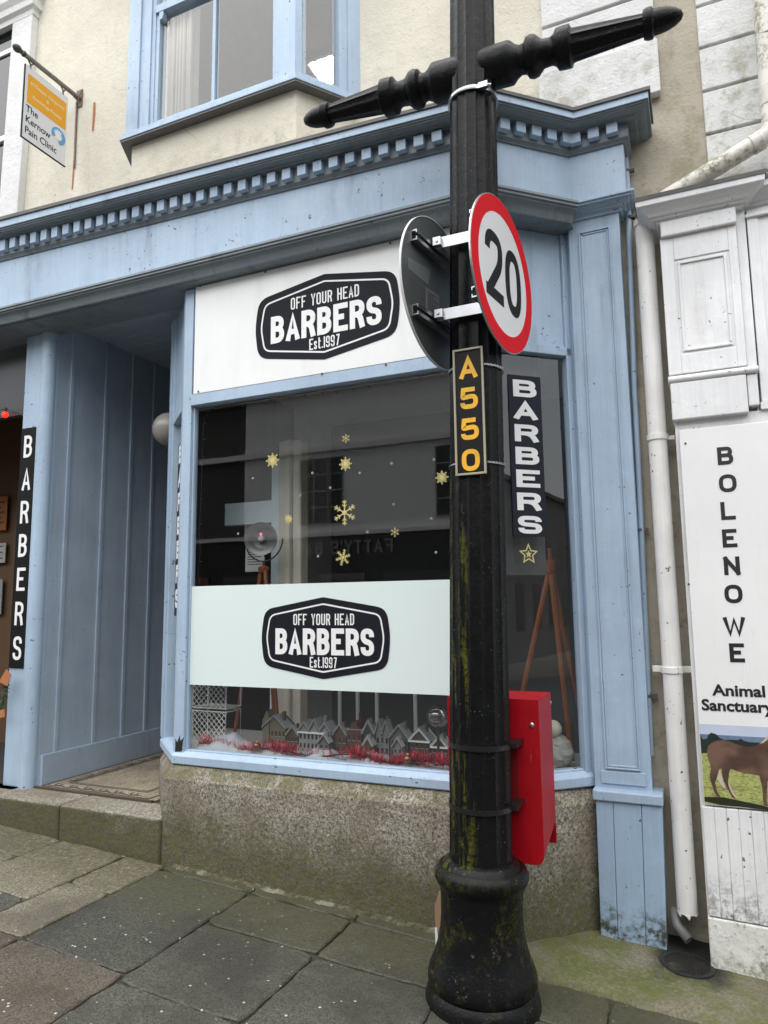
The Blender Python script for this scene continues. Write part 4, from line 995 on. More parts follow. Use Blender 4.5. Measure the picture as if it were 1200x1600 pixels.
m.box(x0, px0 - .012, z0, z1, 0, .006, fn); m.box(px1 + .012, x1, z0, z1, 0, .006, fn); m.box(px0 - .012, px1 + .012, py1 + .012, z1, 0, .006, fn); m.box(px0 - .012, px1 + .012, z0, py0 - .012, 0, .006, fn)
obj('panel_moulding', m, M['white'], pn, bevel=.003)
m = MB(); zr = H(1046, 595)[1]; m.tube([(x0 - .002, YN - .008, zr), (H(1184, 570)[0], YN - .008, zr)], .016, 12); m.box(x0 - .004, H(1184, 570)[0], zr - .016, zr + .014, -.2, .003, fn); obj('roll_moulding', m, M['white'], ns, smooth=True)
m = MB(); zl0 = H(1052, 658)[1]; m.box(H(1049, 630)[0], H(1168, 620)[0], zl0, zr - .018, -.2, .016, fn); m.box(H(1168, 620)[0] + .003, H(1186, 620)[0], zl0 + .03, zr - .018, -.2, .006, fn); obj('corbel_block', m, M['white'], ns, bevel=.005)
m = MB(); xs_ = H(1174, 450)[0]; m.box(x1 + .002, xs_, z0, zcb, -.2, -.022, fn); m.box(xs_ + .006, xrr, zl0 + .05, zcb, -.2, -.030, fn); m.box(xs_ + .006, xs_ + .05, zl0 + .05, zcb - .03, -.030, -.022, fn); m.box(H(1186, 620)[0] + .004, xrr, zl0 + .012, zl0 + .045, -.2, -.005, fn)
m.box(xs_, xrr, zcb - .045, zcb - .03, -.03, -.008, fn)
obj('fascia_board', m, M['white'], ns, bevel=.003)
# underside shadow gap, boards and base
sg0 = H(1078, 960)[0]; zs0 = P(1092, 1256, YN).z
m = MB(); m.box(sg0 - .01, xrr, -1.75, zl0 + .012, -.22, -.022, fn); obj('shop_wall', m, M['white'], ns)
m = MB(); x = sg0 - .004; i = 0; zbb = P(1100, 1430, YN).z
while x < 2.6:
    wd = .0458; m.box(x, x + wd, zbb - .005 * 0 - GX * (x + .06) * .6, zs0 - .008, -.021, .002 - .001 * (i % 2), fn); x += wd + .0003; i += 1
obj('boarded_base', m, M['white_low'], ns, bevel=.004)
t = NT('mossy_render'); hgt = t.sep(); c = t.mix(t.ramp(t.noise(9, 5, .7), .35, .7), (.60, .60, .55), (.72, .72, .69))
mo = t.ramp(t.math('ADD', hgt[2], t.math('MULTIPLY', t.noise(9, 6, .75), .5)), -1.10, -1.34, 0, .8); c = t.mix(t.math('MULTIPLY', mo, t.ramp(t.noise(45, 4, .7), .4, .6)), c, (.10, .10, .035))
c = t.mix(t.ramp(t.noise(30, 5, .75), .56, .66, 0, .7), c, (.10, .095, .06)); t.bump(t.noise(30, 5, .7), .5, .01); mr = t.done(c, .85)
m = MB(); m.add([fn(sg0 - .010, -1.8), fn(2.6, -1.8), fn(2.6, -1.8, -.2), fn(sg0 - .010, -1.8, -.2), fn(sg0 - .010, zbb - .004), fn(2.6, zbb - .004 - GX * 2.6 * .6), fn(2.6, zbb - GX * 2.6 * .6, -.2), fn(sg0 - .01, zbb, -.2)], [(3, 2, 1, 0), (4, 5, 6, 7), (0, 1, 5, 4), (1, 2, 6, 5), (2, 3, 7, 6), (3, 0, 4, 7)])
for v in m.v:
    if v.y < YN + .02 and v.z > -1.6: v.y -= .004
    elif v.y < YN + .02: v.y -= .018
obj('rendered_plinth', m, mr, ns, bevel=.006)

# BOLENOWE sign
sz1 = H(1066, 672)[1]; sgx = sg0 + .006; srx = sgx + .72
bo = thing('shop_sign', 'tall white BOLENOWE Animal Sanctuary sign with a photo of a pale brown horse', 'sign', (sgx + .36, YN, zs0))
fz = Fr((0, YN - .004, 0), (1, 0, 0), (0, 0, 1)); K = lambda u, v: fz.hit(u, v)[:2]
m = MB(); m.box(sgx, srx, zs0, sz1, -.012, 0, fz); obj('panel', m, M['signwhite'], bo, bevel=.002)
lw, lh = .062, .079; ink2 = plain('sign_ink', (.014, .014, .016), .45)
for chh, (u, v) in zip('BOLENOWE', ((1133, 712), (1137, 755), (1137.5, 798), (1140, 841), (1143.5, 884), (1146, 928), (1147.5, 979), (1151.5, 1020))):
    x, y = K(u, v); w2 = lw * (1.36 if chh == 'W' else 1.12 if chh == 'O' else .92 if chh in 'EL' else 1)
    m = MB(); glyph(m, chh, fz, x - w2 / 2, y - lh / 2, w2, lh, .0165); obj('letter', m, ink2, bo)
m = MB()
x, y = K(1114, 1086); font_text(m, 'Animal', fz, x, y, .046, 0, .0015, .030, 1.12, 'LEFT'); x, y = K(1096.5, 1109); font_text(m, 'Sanctuary', fz, x, y, .046, 0, .0015, .030, 1.08, 'LEFT')
obj('lettering', m, ink2, bo)
ph = MB(); T = lambda x, y: K(1060 + x / 8.571, 1120 + y / 8.571)
xr_ = srx - .002
def strip(mb, left_top, left_bot, lev, col, z):
    mb.cur = col; mb.prism([(sgx + .002, left_bot), (xr_, left_bot), (xr_, left_top), (sgx + .002, left_top)], z, z + .0004, fz)
yk = lambda y: T(240, y)[1]
strip(ph, yk(90), yk(240), 0, 0, .0002); strip(ph, yk(225), yk(330), 0, 1, .0006); strip(ph, yk(320), yk(1150), 0, 2, .0010)
phm = [plain('photo_sky', (.50, .56, .68), .4, vary=.1, nscale=8), plain('photo_hills', (.14, .20, .30), .4, vary=.45, nscale=22), None]
t = NT('photo_grass'); g1 = t.mix(t.ramp(t.noise(90, 5, .7, t.map((1, 1, 2.5))), .30, .62), (.12, .14, .04), (.46, .48, .16)); phm[2] = t.done(t.mix(t.ramp(t.noise(14, 4, .6, t.map((.4, 1, 3))), .55, .7, 0, .7), g1, (.16, .13, .08)), .4)
phm += [plain('photo_trees', (.018, .026, .022), .4, vary=.5, nscale=60), None, plain('photo_mane', (.52, .45, .36), .4), plain('photo_shadow', (.02, .024, .012), .4)]
t = NT('photo_horse'); phm[4] = t.done(t.mix(t.ramp(t.noise(14, 2, .4, t.map((1, 1, 1.4))), .3, .7), (.075, .042, .030), (.165, .095, .066)), .4)
# tree line of the photo
tl = [(225, 485), (225, 215), (280, 235), (330, 300), (385, 290), (400, 240), (440, 212), (500, 230), (560, 285), (620, 310), (700, 305), (800, 310), (830, 290), (880, 320), (960, 340), (1080, 345), (1200, 340), (1400, 330), (1700, 350), (2000, 330), (2000, 430), (900, 440), (640, 440), (480, 470)]
ph.cur = 3; pts = [T(*p) for p in tl]; pts = [(max(p[0], sgx + .002), p[1]) for p in pts]; pts = [(min(p[0], xr_), p[1]) for p in pts]; ph.prism(pts, .0014, .0018, fz)
ph.cur = 6; ph.prism([(max(p[0], sgx + .002), p[1]) for p in [T(230, 1060), T(600, 1075), T(1100, 1180), T(1250, 1225), T(1250, 1260), T(900, 1210), T(560, 1180), T(230, 1120)]], .0014, .0018, fz)
hr = [(380, 450), (400, 385), (450, 345), (520, 318), (600, 312), (680, 328), (760, 362), (860, 392), (950, 404), (1040, 385), (1100, 350), (1150, 305), (1200, 255), (1240, 205), (1290, 190), (1330, 215), (1400, 300), (1385, 330), (1330, 325), (1290, 330), (1280, 420), (1270, 540), (1262, 700), (1250, 860), (1262, 1000), (1280, 1120), (1300, 1200), (1255, 1205), (1235, 1120), (1222, 980), (1212, 860), (1190, 860), (1185, 1000), (1180, 1120), (1200, 1195), (1150, 1190), (1132, 1110), (1125, 960), (1100, 850), (1078, 780), (1020, 772), (940, 762), (860, 745), (780, 722), (700, 690), (682, 730), (664, 850), (690, 930), (735, 1030), (800, 1095), (720, 1080), (665, 975), (610, 860), (588, 780), (575, 690), (548, 700), (512, 820), (490, 880), (520, 1000), (582, 1088), (510, 1060), (470, 985), (440, 870), (420, 790), (438, 690), (418, 610), (392, 540)]
ph.cur = 4; ph.prism([T(*p) for p in hr], .0020, .0025, fz)
ph.cur = 5; ph.prism([T(*p) for p in ((548, 705), (575, 760), (600, 860), (635, 960), (600, 950), (550, 880), (515, 820))], .0017, .0021, fz); ph.prism([T(*p) for p in ((1085, 362), (1150, 300), (1215, 228), (1240, 215), (1200, 300), (1140, 345))], .0027, .0030, fz)
ph.prism([T(*p) for p in ((664, 860), (700, 925), (745, 1030), (800, 1095), (770, 1090), (720, 1030), (672, 920))], .0027, .0030, fz)
obj('horse_photo', ph, phm, bo)
m = MB()
for u, v in ((1071, 693), (1076, 913)): x, y = K(u, v); m.prism([(x + .005 * math.cos(k * .785), y + .005 * math.sin(k * .785)) for k in range(8)], 0, .002, fz)
obj_split('screw', m, plain('screw_black', (.03, .03, .03), .5), bo)

# ------------------------------------------------------------------ white rainwater pipes
pipew = paint('pipe_white', (.82, .81, .78), (.30, .27, .20), amt=.12, chips=.7, rough=.35, bumps=.05)
YPp = 3.50; dpx = P(1040, 885, YPp).x
ztop = P(1003, 345, YPp).z; zbot = P(1074, 1425, YPp).z
dp = thing('downpipe', 'white rainwater downpipe with broken foot beside the blue pilaster', 'pipe', (dpx, YPp, zbot))
el = [(dpx, YPp, zbot), (dpx, YPp, ztop - .02), (dpx + .006, YPp + .0, ztop + .02), (dpx + .03, YPp + .01, ztop + .05), (dpx + .07, YPp + .03, ztop + .07), (dpx + .16, YPp + .06, ztop + .09)]
m = MB(); m.tube(el, .042, 24); obj('pipe', m, pipew, dp, smooth=True)
for v, big in ((345, 0), (684, 1), (1046, 2)):
    z_ = P(1030, v, YPp).z; m = MB(); r_ = .048
    m.tube([(dpx, YPp, z_ - .014), (dpx, YPp, z_ + .014)], r_, 24)
    if big == 2: m.box(dpx - .085, dpx - .04, YPp + .03, YPp + .05, z_ - .014, z_ + .014); m.box(dpx + .04, dpx + .085, YPp + .03, YPp + .05, z_ - .014, z_ + .014)
    if big == 1: m.box(dpx + .04, dpx + .075, YPp + .02, YPp + .05, z_ - .01, z_ + .01)
    obj('collar', m, pipew if big != 1 else pipew, dp, bevel=.002)
# broken foot with a shoe pipe
m = MB(); m.tube([(dpx - .055, YPp + .03, zbot + .0), (dpx - .045, YPp + .0, zbot - .06), (dpx + .0, YPp - .035, zbot - .10)], .022, 16, False); o = obj('outlet_shoe', m, plain('dirty_plastic', (.16, .16, .15), .45, vary=.4), dp, smooth=True); o.modifiers.new('s', 'SOLIDIFY').thickness = .004
m = MB()
for k in range(7): a_ = k * .9 + .3; c = Vector((dpx + .04 * math.cos(a_), YPp + .04 * math.sin(a_), zbot)); m.prism([(-.012, 0), (.010, .002), (.004, -.006 - .006 * (k % 3)), (-.006, -.004)], 0, .003, Fr(c, (-math.sin(a_), math.cos(a_), 0), (0, 0, 1)))
obj('broken_edge', m, pipew, dp)
up = thing('downpipe', 'mossy white downpipe running diagonally above the right hand shopfront', 'pipe', tuple(P(1200, 190, 3.5)))
a0, a1, a2, a3 = P(1070, 292, 3.50), P(1184, 222, 3.48), P(1206, 196, 3.48), P(1192, 0, 3.48)
t = NT('pipe_mossy'); c = t.mix(t.noise(9, 4), (.60, .57, .50), (.70, .68, .62)); mo = t.math('MULTIPLY', t.ramp(t.noise(7, 5, .7), .46, .6), t.ramp(t.noise(40, 5, .7), .38, .56)); pm = t.done(t.mix(t.math('MULTIPLY', mo, .8), c, (.13, .125, .035)), .45)
m = MB(); m.tube([a0 + (a0 - a1) * .3, a0, a1, (a1 + a2) / 2 + Vector((.012, 0, -.006)), a2, (a2 + a3) / 2, a3 + (a3 - a2)], .042, 24); obj('pipe', m, pm, up, smooth=True)
m = MB(); d = (a3 - a2).normalized(); q_ = P(1198, 28, 3.48); m.tube([q_, q_ - d * .10], .048, 24); q_ = P(1203, 135, 3.48); m.tube([q_, q_ - d * .10], .047, 24); d = (a1 - a0).normalized(); m.tube([a1 - d * .03, a1 + d * .02], .046, 24); obj_split('collar', m, pm, up, bevel=.003)

# ------------------------------------------------------------------ house with white window surround, far left
lh = thing('neighbour_house', 'cream house at far left with white window surround and dark sash', 'house', (-5.2, 3.6, 2.3))
fw = FRONT(YW - .05); A_ = lambda u, v: fw.hit(u, v)[:2]
m = MB(); xr0, xr1 = A_(22, 30)[0], A_(52, 30)[0]; xrm, xrn = A_(2, 300)[0], A_(27, 300)[0]; zt1 = A_(40, 26)[1]; zb1 = 2.3
m.add([fw(xrm - .02, zb1, -.05), fw(xrn, zb1, -.05), fw(xr1, zt1, -.05), fw(xr0, zt1, -.05), fw(xrm - .02, zb1, .01), fw(xrn, zb1, .01), fw(xr1, zt1, .01), fw(xr0, zt1, .01)], [(0, 1, 2, 3), (7, 6, 5, 4), (0, 4, 5, 1), (1, 5, 6, 2), (2, 6, 7, 3), (3, 7, 4, 0)])
m.box(-6.5, xr1, zt1, zt1 + .9, -.05, .008, fw)
obj('window_surround', m, M['white_wall'], lh, bevel=.004)
m = MB(); zc_ = A_(50, 14)[1]; m.sweep([(-6.5, YW - .05), (A_(52, 20)[0], YW - .05), (A_(52, 20)[0], YW + .0)], [(-.02, zc_ - .06), (.012, zc_ - .06), (.016, zc_ - .02), (.04, zc_), (.045, zc_ + .05), (.07, zc_ + .09), (.075, zc_ + .16), (-.02, zc_ + .16)]); obj('window_hood', m, M['white_wall'], lh)
m = MB(); m.add([fw(-6.5, zb1, -.045), fw(xrm - .02, zb1, -.045), fw(xr0, zt1, -.045), fw(-6.5, zt1, -.045)], [(0, 1, 2, 3)]); pg = obj('window', m, plain('night_glass', (.02, .021, .022), .06, vary=.2), lh)
m = MB()
zq = A_(5, 212)[1]; m.box(-6.5, A_(18, 210)[0], zq - .02, zq + .025, -.05, -.02, fw)
m.box(-6.5, xr0, zt1 - .22, zt1 - .18, -.05, -.03, fw); obj_split('sash_rail', m, M['white'], pg)

# ------------------------------------------------------------------ ground, pavement, step
def gsheet(name, x0, x1, y0, y1, dz, mat):
    m = MB(); m.quad((x0, y0, G(x0) + dz), (x1, y0, G(x1) + dz), (x1, y1, G(x1) + dz), (x0, y1, G(x0) + dz)); return tag(obj(name, m, mat), kind='structure')
asph = NT('asphalt'); c = asph.mix(asph.noise(90, 4, .7), (.03, .03, .032), (.085, .085, .085)); asph.bump(asph.noise(140, 3), .4, .006); asph = asph.done(c, .8)
t = NT('joint_dirt'); c = t.mix(t.noise(24, 5, .7), (.018, .017, .012), (.05, .048, .026)); t.bump(t.noise(60, 5), .6, .01); jd = t.done(c, .9)
gsheet('ground', -60, 60, -60, 60, -.16, plain('earth', (.08, .075, .06), .9))
gsheet('road', -40, 40, -4.6, .9, -.10, asph)
gsheet('pavement_bed', -14, 8, .9, 3.9, -.014, jd)
SM = [slabmat('slab_tan', (0.14, 0.124, 0.09)), slabmat('slab_dark', (0.046, 0.046, 0.036)), slabmat('slab_grey', (0.058, 0.056, 0.044)), slabmat('slab_brown', (0.075, 0.062, 0.047)), slabmat('slab_mid', (0.054, 0.052, 0.041))]
cols = [-9.6, -8.9, -8.1, -7.4, -6.7, -6.0, -5.35, -4.65, -4.02, -3.42, -2.945, -2.667, -2.10, -1.537, -.985, -.403, .16, .72, 1.3, 1.9, 2.6, 3.2]
rnd = random.Random(3)
pv = MB()
for i, (xa, xb) in enumerate(zip(cols[:-1], cols[1:])):
    xm = (xa + xb) / 2
    if xa > -.99: top = 2.985
    elif xb < -2.6: top = 3.145
    else: top = 3.162
    splits = {(-2.945): [2.75, 2.26], (-2.667): [3.088, 2.262, 1.72], (-2.10): [3.078, 2.735, 2.21, 1.6], (-1.537): [3.07, 2.72, 2.12, 1.5], (-.985): [2.72, 2.45, 1.9], (-.403): [2.42, 1.8], (-3.42): [3.135, 2.52, 1.9], (-4.02): [2.855, 2.30, 1.8]}.get(xa)
    if splits is None:
        splits = []; y = top
        while y > 1.2: y -= rnd.uniform(.45, .7); splits.append(y)
    ys = [top] + [s for s in splits if s > 1.12] + [1.05]
    for yb, ya in zip(ys[:-1], ys[1:]):
        if yb - ya < .05 and not (xa == -3.42): continue
        k = 2
        if xa == -2.945: k = 0
        elif xa == -2.667: k = 1 if yb > 2.6 else 3
        elif xa == -2.10: k = 4 if yb > 2.5 else (2 if yb > 2.3 else 2)
        elif xa == -1.537: k = 2
        elif xa in (-3.42, -4.02): k = 0 if yb > 2.6 else 4
        elif xa < -4: k = rnd.choice([0, 2, 3])
        else: k = rnd.choice([1, 2])
        if xb < -2.10 and yb < 2.30: k = 3
        gap = .0042; x0, x1, y0, y1 = xa + gap, xb - gap, ya + gap, yb - gap
        n = 10; ring = []
        def jit(): return rnd.uniform(-.0048, .0048)
        for q in range(n): ring.append((x0 + (x1 - x0) * q / n, y0 + jit()))
        for q in range(n): ring.append((x1 + jit(), y0 + (y1 - y0) * q / n))
        for q in range(n): ring.append((x1 - (x1 - x0) * q / n, y1 + jit()))
        for q in range(n): ring.append((x0 + jit(), y1 - (y1 - y0) * q / n))
        for q in (0, n, 2 * n, 3 * n):    # worn corners
            cx, cy = ring[q]; ring[q] = (cx + (.008 if q in (0, 3 * n) else -.008), cy + (.008 if q in (0, n) else -.008))
        tz, tx, ty = rnd.uniform(-.0022, .0022), rnd.uniform(-.004, .004), rnd.uniform(-.005, .005)
        def top_(x, y): return G(x) + tz + tx * (x - xm) + ty * (y - (y0 + y1) / 2)
        cxm, cym = (x0 + x1) / 2, (y0 + y1) / 2
        ins = [(x + (.006 if x < cxm else -.006) * (abs(x - cxm) > (x1 - x0) * .47), y + (.006 if y < cym else -.006) * (abs(y - cym) > (y1 - y0) * .47)) for x, y in ring]
        N = len(ring); b = len(pv.v)
        pv.cur = k
        pv.add([(x, y, top_(x, y)) for x, y in ins] + [(x, y, top_(x, y) - .005) for x, y in ring] + [(x, y, top_(x, y) - .05) for x, y in ring],
               [list(range(N))] + [(q, (q + 1) % N, N + (q + 1) % N, N + q) for q in range(N)] + [(N + q, N + (q + 1) % N, 2 * N + (q + 1) % N, 2 * N + q) for q in range(N)])
tag(obj('pavement', pv, SM), kind='structure')
# kerb stones by the road
kb_ = MB()
for i in range(-10, 6): kb_.add([(i + a * .995 + .002, y, G(i + a) + z) for a in (0, 1) for y, z in ((.87, -.14), (1.04, -.14), (1.04, .0), (.87, -.006))], [(0, 1, 2, 3), (7, 6, 5, 4), (0, 4, 5, 1), (1, 5, 6, 2), (2, 6, 7, 3), (3, 7, 4, 0)])
tag(obj('kerb', kb_, M['granite'], bevel=.012), kind='structure')
# mossy concrete apron under the pilaster, with ragged edge
t = NT('mossy_concrete'); z = t.sep(); a = t.noise(90, 5, .7)
c = t.mix(t.ramp(a, .3, .7), (.10, .09, .06), (.23, .21, .15)); c = t.mix(t.ramp(t.noise(3.5, 5, .6), .4, .7, 0, .6), c, (.085, .07, .035))
mo = t.math('MULTIPLY', t.ramp(t.noise(4.2, 5, .65), .38, .56), t.ramp(t.noise(55, 5, .75), .30, .58)); c = t.mix(t.math('MULTIPLY', mo, .9), c, t.mix(t.noise(30, 3), (.045, .06, .008), (.13, .145, .018)))
pk = t.ramp(t.noise(10, 4, .6), .62, .7, 0, .6); sx_ = t.sep(); dk_ = t.math('MULTIPLY', t.math('MULTIPLY', t.ramp(t.math('ADD', sx_[0], t.math('MULTIPLY', t.noise(9, 4, .7), .12)), -.26, -.17), t.ramp(sx_[0], .06, -.04)), t.ramp(t.math('ADD', sx_[1], t.math('MULTIPLY', t.noise(8, 5, .7), .35)), 3.34, 3.52)); c = t.mix(t.math('MAXIMUM', t.math('MULTIPLY', pk, t.ramp(sx_[1], 3.42, 3.5)), dk_), c, (.012, .012, .008))
t.bump(t.math('ADD', a, t.math('MULTIPLY', t.noise(12, 5), 2)), .6, .01); mcon = t.done(c, .8)
ap2 = MB(); n = 60; rows = 8
xsa = [-.93 + (3.4 + .93) * i / n for i in range(n + 1)]
for i, x in enumerate(xsa):
    e0 = 2.996 + .010 * math.sin(x * 9) + .008 * math.sin(x * 31 + 1) + .004 * math.sin(x * 83)
    for j in range(rows + 1):
        y = e0 - .008 if j == 0 else e0 + (3.75 - e0) * (j - 1) / (rows - 1); r_ = max(0, 1 - abs(x + .3) / .5)
        ap2.v.append(Vector((x, y, G(x) + .006 + .016 * (j / rows) * 1.0 + .004 * math.sin(x * 23 + y * 17) - (.05 if j == 0 else 0))))
for i in range(n):
    for j in range(rows): ap2.f.append([i * (rows + 1) + j, (i + 1) * (rows + 1) + j, (i + 1) * (rows + 1) + j + 1, i * (rows + 1) + j + 1]); ap2.mi.append(0)
tag(obj('concrete_apron', ap2, mcon, smooth='all'), kind='structure')
# fillet of dirt and moss along the foot of the granite
fi = MB(); n = 110; rndf = random.Random(5)
prev = None
for i in range(n + 1):
    x = -2.64 + (1.78) * i / n; w = .026 + .022 * abs(math.sin(i * .37)) * rndf.uniform(.3, 1.2); hgt = .006 + .010 * rndf.random()
    fi.v += [Vector((x, 3.165 - w, G(x) - .006)), Vector((x, 3.165 - w * .5 + rndf.uniform(-.008, .008), G(x) + hgt * .5)), Vector((x, 3.172, G(x) + hgt))]
for i in range(n):
    for j in range(2): fi.f.append([i * 3 + j, i * 3 + 3 + j, i * 3 + 4 + j, i * 3 + 1 + j]); fi.mi.append(0)
t = NT('moss_fillet'); c = t.mix(t.ramp(t.noise(30, 5, .75), .36, .62), (.035, .033, .018), (.11, .105, .05)); c = t.mix(t.ramp(t.noise(6, 4), .52, .64, 0, .9), c, (.22, .205, .16)); t.bump(t.noise(60, 5, .7), .8, .012); mf = t.done(c, .9)
tag(obj('moss_fillet', fi, mf, smooth='all'), kind='stuff')
# granite step
stp = MB()
xj = [-7.0, -5.4, P(92, 1262, 3.15).x, stx + .02]
for a, b in zip(xj[:-1], xj[1:]):
    stp.box(a + .003, b - .003, 3.15, 3.40, -1.8, zs)
so = obj_split('doorstep', stp, M['granite_step'], shop, bevel=.014, seg=3)
# drain
dc = PG(1074, 1514); dr_ = thing('drain_cover', 'round black iron drain grating in the mossy concrete below the downpipe', 'drain', tuple(dc))
FD = Fr(dc + Vector((0, 0, .012)), (1, 0, -GX), (0, 1, 0))
m = MB(); rD = .096; stroke(m, [(rD * math.cos(2 * math.pi * k / 40), rD * math.sin(2 * math.pi * k / 40)) for k in range(40)], .016, -.02, .008, FD, True); obj('rim', m, plain('grate_iron', (.02, .02, .018), .55), dr_)
m = MB()
for k in range(-5, 6): y = k * .0168; L = math.sqrt(max(0, (rD - .006) ** 2 - y * y)); m.box(-L, L, y - .0035, y + .0035, -.008, .006, FD)
for k in range(-2, 3): x = k * .034; L = math.sqrt((rD - .006) ** 2 - x * x); m.box(x - .0025, x + .0025, -L, L, -.010, .003, FD)
obj('grating', m, plain('grate_bar', (.022, .021, .02), .5), dr_)
m = MB(); m.prism([(rD * math.cos(2 * math.pi * k / 40), rD * math.sin(2 * math.pi * k / 40)) for k in range(40)], -.004, -.002, FD); obj('pit', m, plain('drain_dark', (.004, .004, .004), .9), dr_)
# cardboard behind the lamp base
cb = thing('cardboard_scrap', 'scrap of brown cardboard with a white edge tucked behind the lamp post base', 'litter', tuple(PG(690, 1480)))
m = MB(); c = P(690, 1440, 3.02); F = Fr(c, (.93, -.3, .05), (0, -.12, 1)); m.prism([(-.035, -.09), (.05, -.09), (.05, .12), (.0, .13), (-.03, .06)], 0, .004, F); obj('sheet', m, plain('cardboard', (.30, .19, .11), .9), cb)
m = MB(); m.prism([(-.036, -.12), (-.020, -.12), (-.022, -.03), (-.034, -.03)], .0042, .006, F); obj('white_edge', m, M['letters'], cb)

# ------------------------------------------------------------------ things in the window
zsh = glB - .025
gold = plain('gold_foil', (.60, .52, .22), .4, metal=.15, vary=.25, nscale=60)
fg = Fr((0, YB + .0345, 0), (1, 0, 0), (0, 0, 1))          # just outside the pane
def flake(label, u, v, rpx, kind, F=None, star=False):
    F = F or fg; x, y = F.hit(u, v)[:2]; r = abs(F.hit(u, v + rpx)[1] - F.hit(u, v - rpx)[1]) / 2
    m = MB()
    if star:
        for k, (ro, ri) in enumerate(((r, r * .46), (r * .42, r * .18))):
            pts = [(x + (ro if i % 2 == 0 else ri) * math.sin(i * math.pi / 5), y + (ro if i % 2 == 0 else ri) * math.cos(i * math.pi / 5)) for i in range(10)]
            if k == 0: stroke(m, pts, r * .13, 0, .001, F, True)
            else: m.prism(pts[::-1], 0, .001, F)
    else:
        arms = 8 if kind == 1 else 6; w = r * .085
        for i in range(arms):
            a = i * 2 * math.pi / arms + (.26 if kind == 2 else math.pi / 2); d = Vector((math.cos(a), math.sin(a))); p = Vector((-d.y, d.x)); o = Vector((x, y)); z = .0002 * (i % 3)
            stroke(m, [o + d * r * .12, o + d * r], w, 0, .001 + z, F)
            for t_, l_ in (((.45, .26), (.72, .26)) if kind != 1 else ((.5, .3), (.8, .16))):
                stroke(m, [o + d * r * (t_ + l_ * .7) + p * r * l_ * .7, o + d * r * t_, o + d * r * (t_ + l_ * .7) - p * r * l_ * .7], w * .85, 0, .0015 + z, F)
            if kind == 2: stroke(m, [o + d * r * .42, o + Vector((math.cos(a + 1.047), math.sin(a + 1.047))) * r * .42], w, 0, .0021 + z, F)
            if kind == 1:
                b = Vector((math.cos(a + .39), math.sin(a + .39))); stroke(m, [o + b * r * .1, o + b * r * .6], w * 1.6, 0, .0021, F)
        m.prism([(x + r * .2 * math.cos(k * .785), y + r * .2 * math.sin(k * .785)) for k in range(8)], 0, .0026, F)
    o = obj('snowflake_sticker' if not star else 'star_sticker', m, gold)
    tag(o, label, 'window sticker', 'gold snowflake stickers on the shop window' if not star else None)
flake('smallest gold snowflake sticker, topmost on the main window glass', 540.5, 685, 7, 0)
flake('spiky gold snowflake sticker, leftmost near the curtain post', 426, 719.5, 12, 1)
flake('round gold snowflake sticker directly below the topmost small one', 540, 725, 11, 1)
flake('spiky gold snowflake sticker beside the number plate on the lamp post', 690.5, 746, 11, 1)
flake('largest gold snowflake sticker, with open feathery arms', 538.5, 801, 20, 0)
flake('faint small gold snowflake sticker right of the studio lamp', 451, 811, 8, 1)
flake('small six petalled gold snowflake sticker low on the right of the pane', 617, 831.5, 7.5, 0)
flake('lacy ring shaped gold snowflake sticker just above the frosted band', 536, 871, 13, 2)
fgc = Fr(FC_(0, 0, -.0325), FC_.x, (0, 0, 1))
flake('gold outlined star sticker below the BARBERS panel on the side window', 826, 866, 15, 0, fgc, True)
dotm = plain('dot_white', (.40, .40, .38), .5)
dots = [(488, 739, 'between the round snowflake and the feathery one, upper of two'), (516, 762, 'just above and left of the largest snowflake'), (469, 774, 'left of the largest snowflake, over the dark grid reflection'), (612, 724, 'upper right of the pane, left of the second one there'), (678, 718, 'at upper right directly above the spiky snowflake by the lamp post'),
        (562, 739, 'right of the round snowflake'), (615, 788, 'right of the largest snowflake, at its height'), (674, 810, 'near the lamp post, below the spiky snowflake'), (574, 831, 'left of the small petalled snowflake'), (497, 869, 'left of the lacy ring snowflake'), (395, 747, 'below the leftmost spiky snowflake'), (372, 834, 'left of the studio lamp head'), (681, 863, 'lowest at right beside the lamp post')]
for u, v, where in dots:
    x, y = fg.hit(u, v)[:2]; m = MB(); m_ = [(x + .0048 * math.cos(k * .628), y + .0048 * math.sin(k * .628)) for k in range(10)]; stroke(m, m_, .0032, 0, .0008, fg, True)
    tag(obj('dot_sticker', m, dotm), 'tiny white ring sticker ' + where, 'window sticker', 'tiny white ring stickers on the shop window')

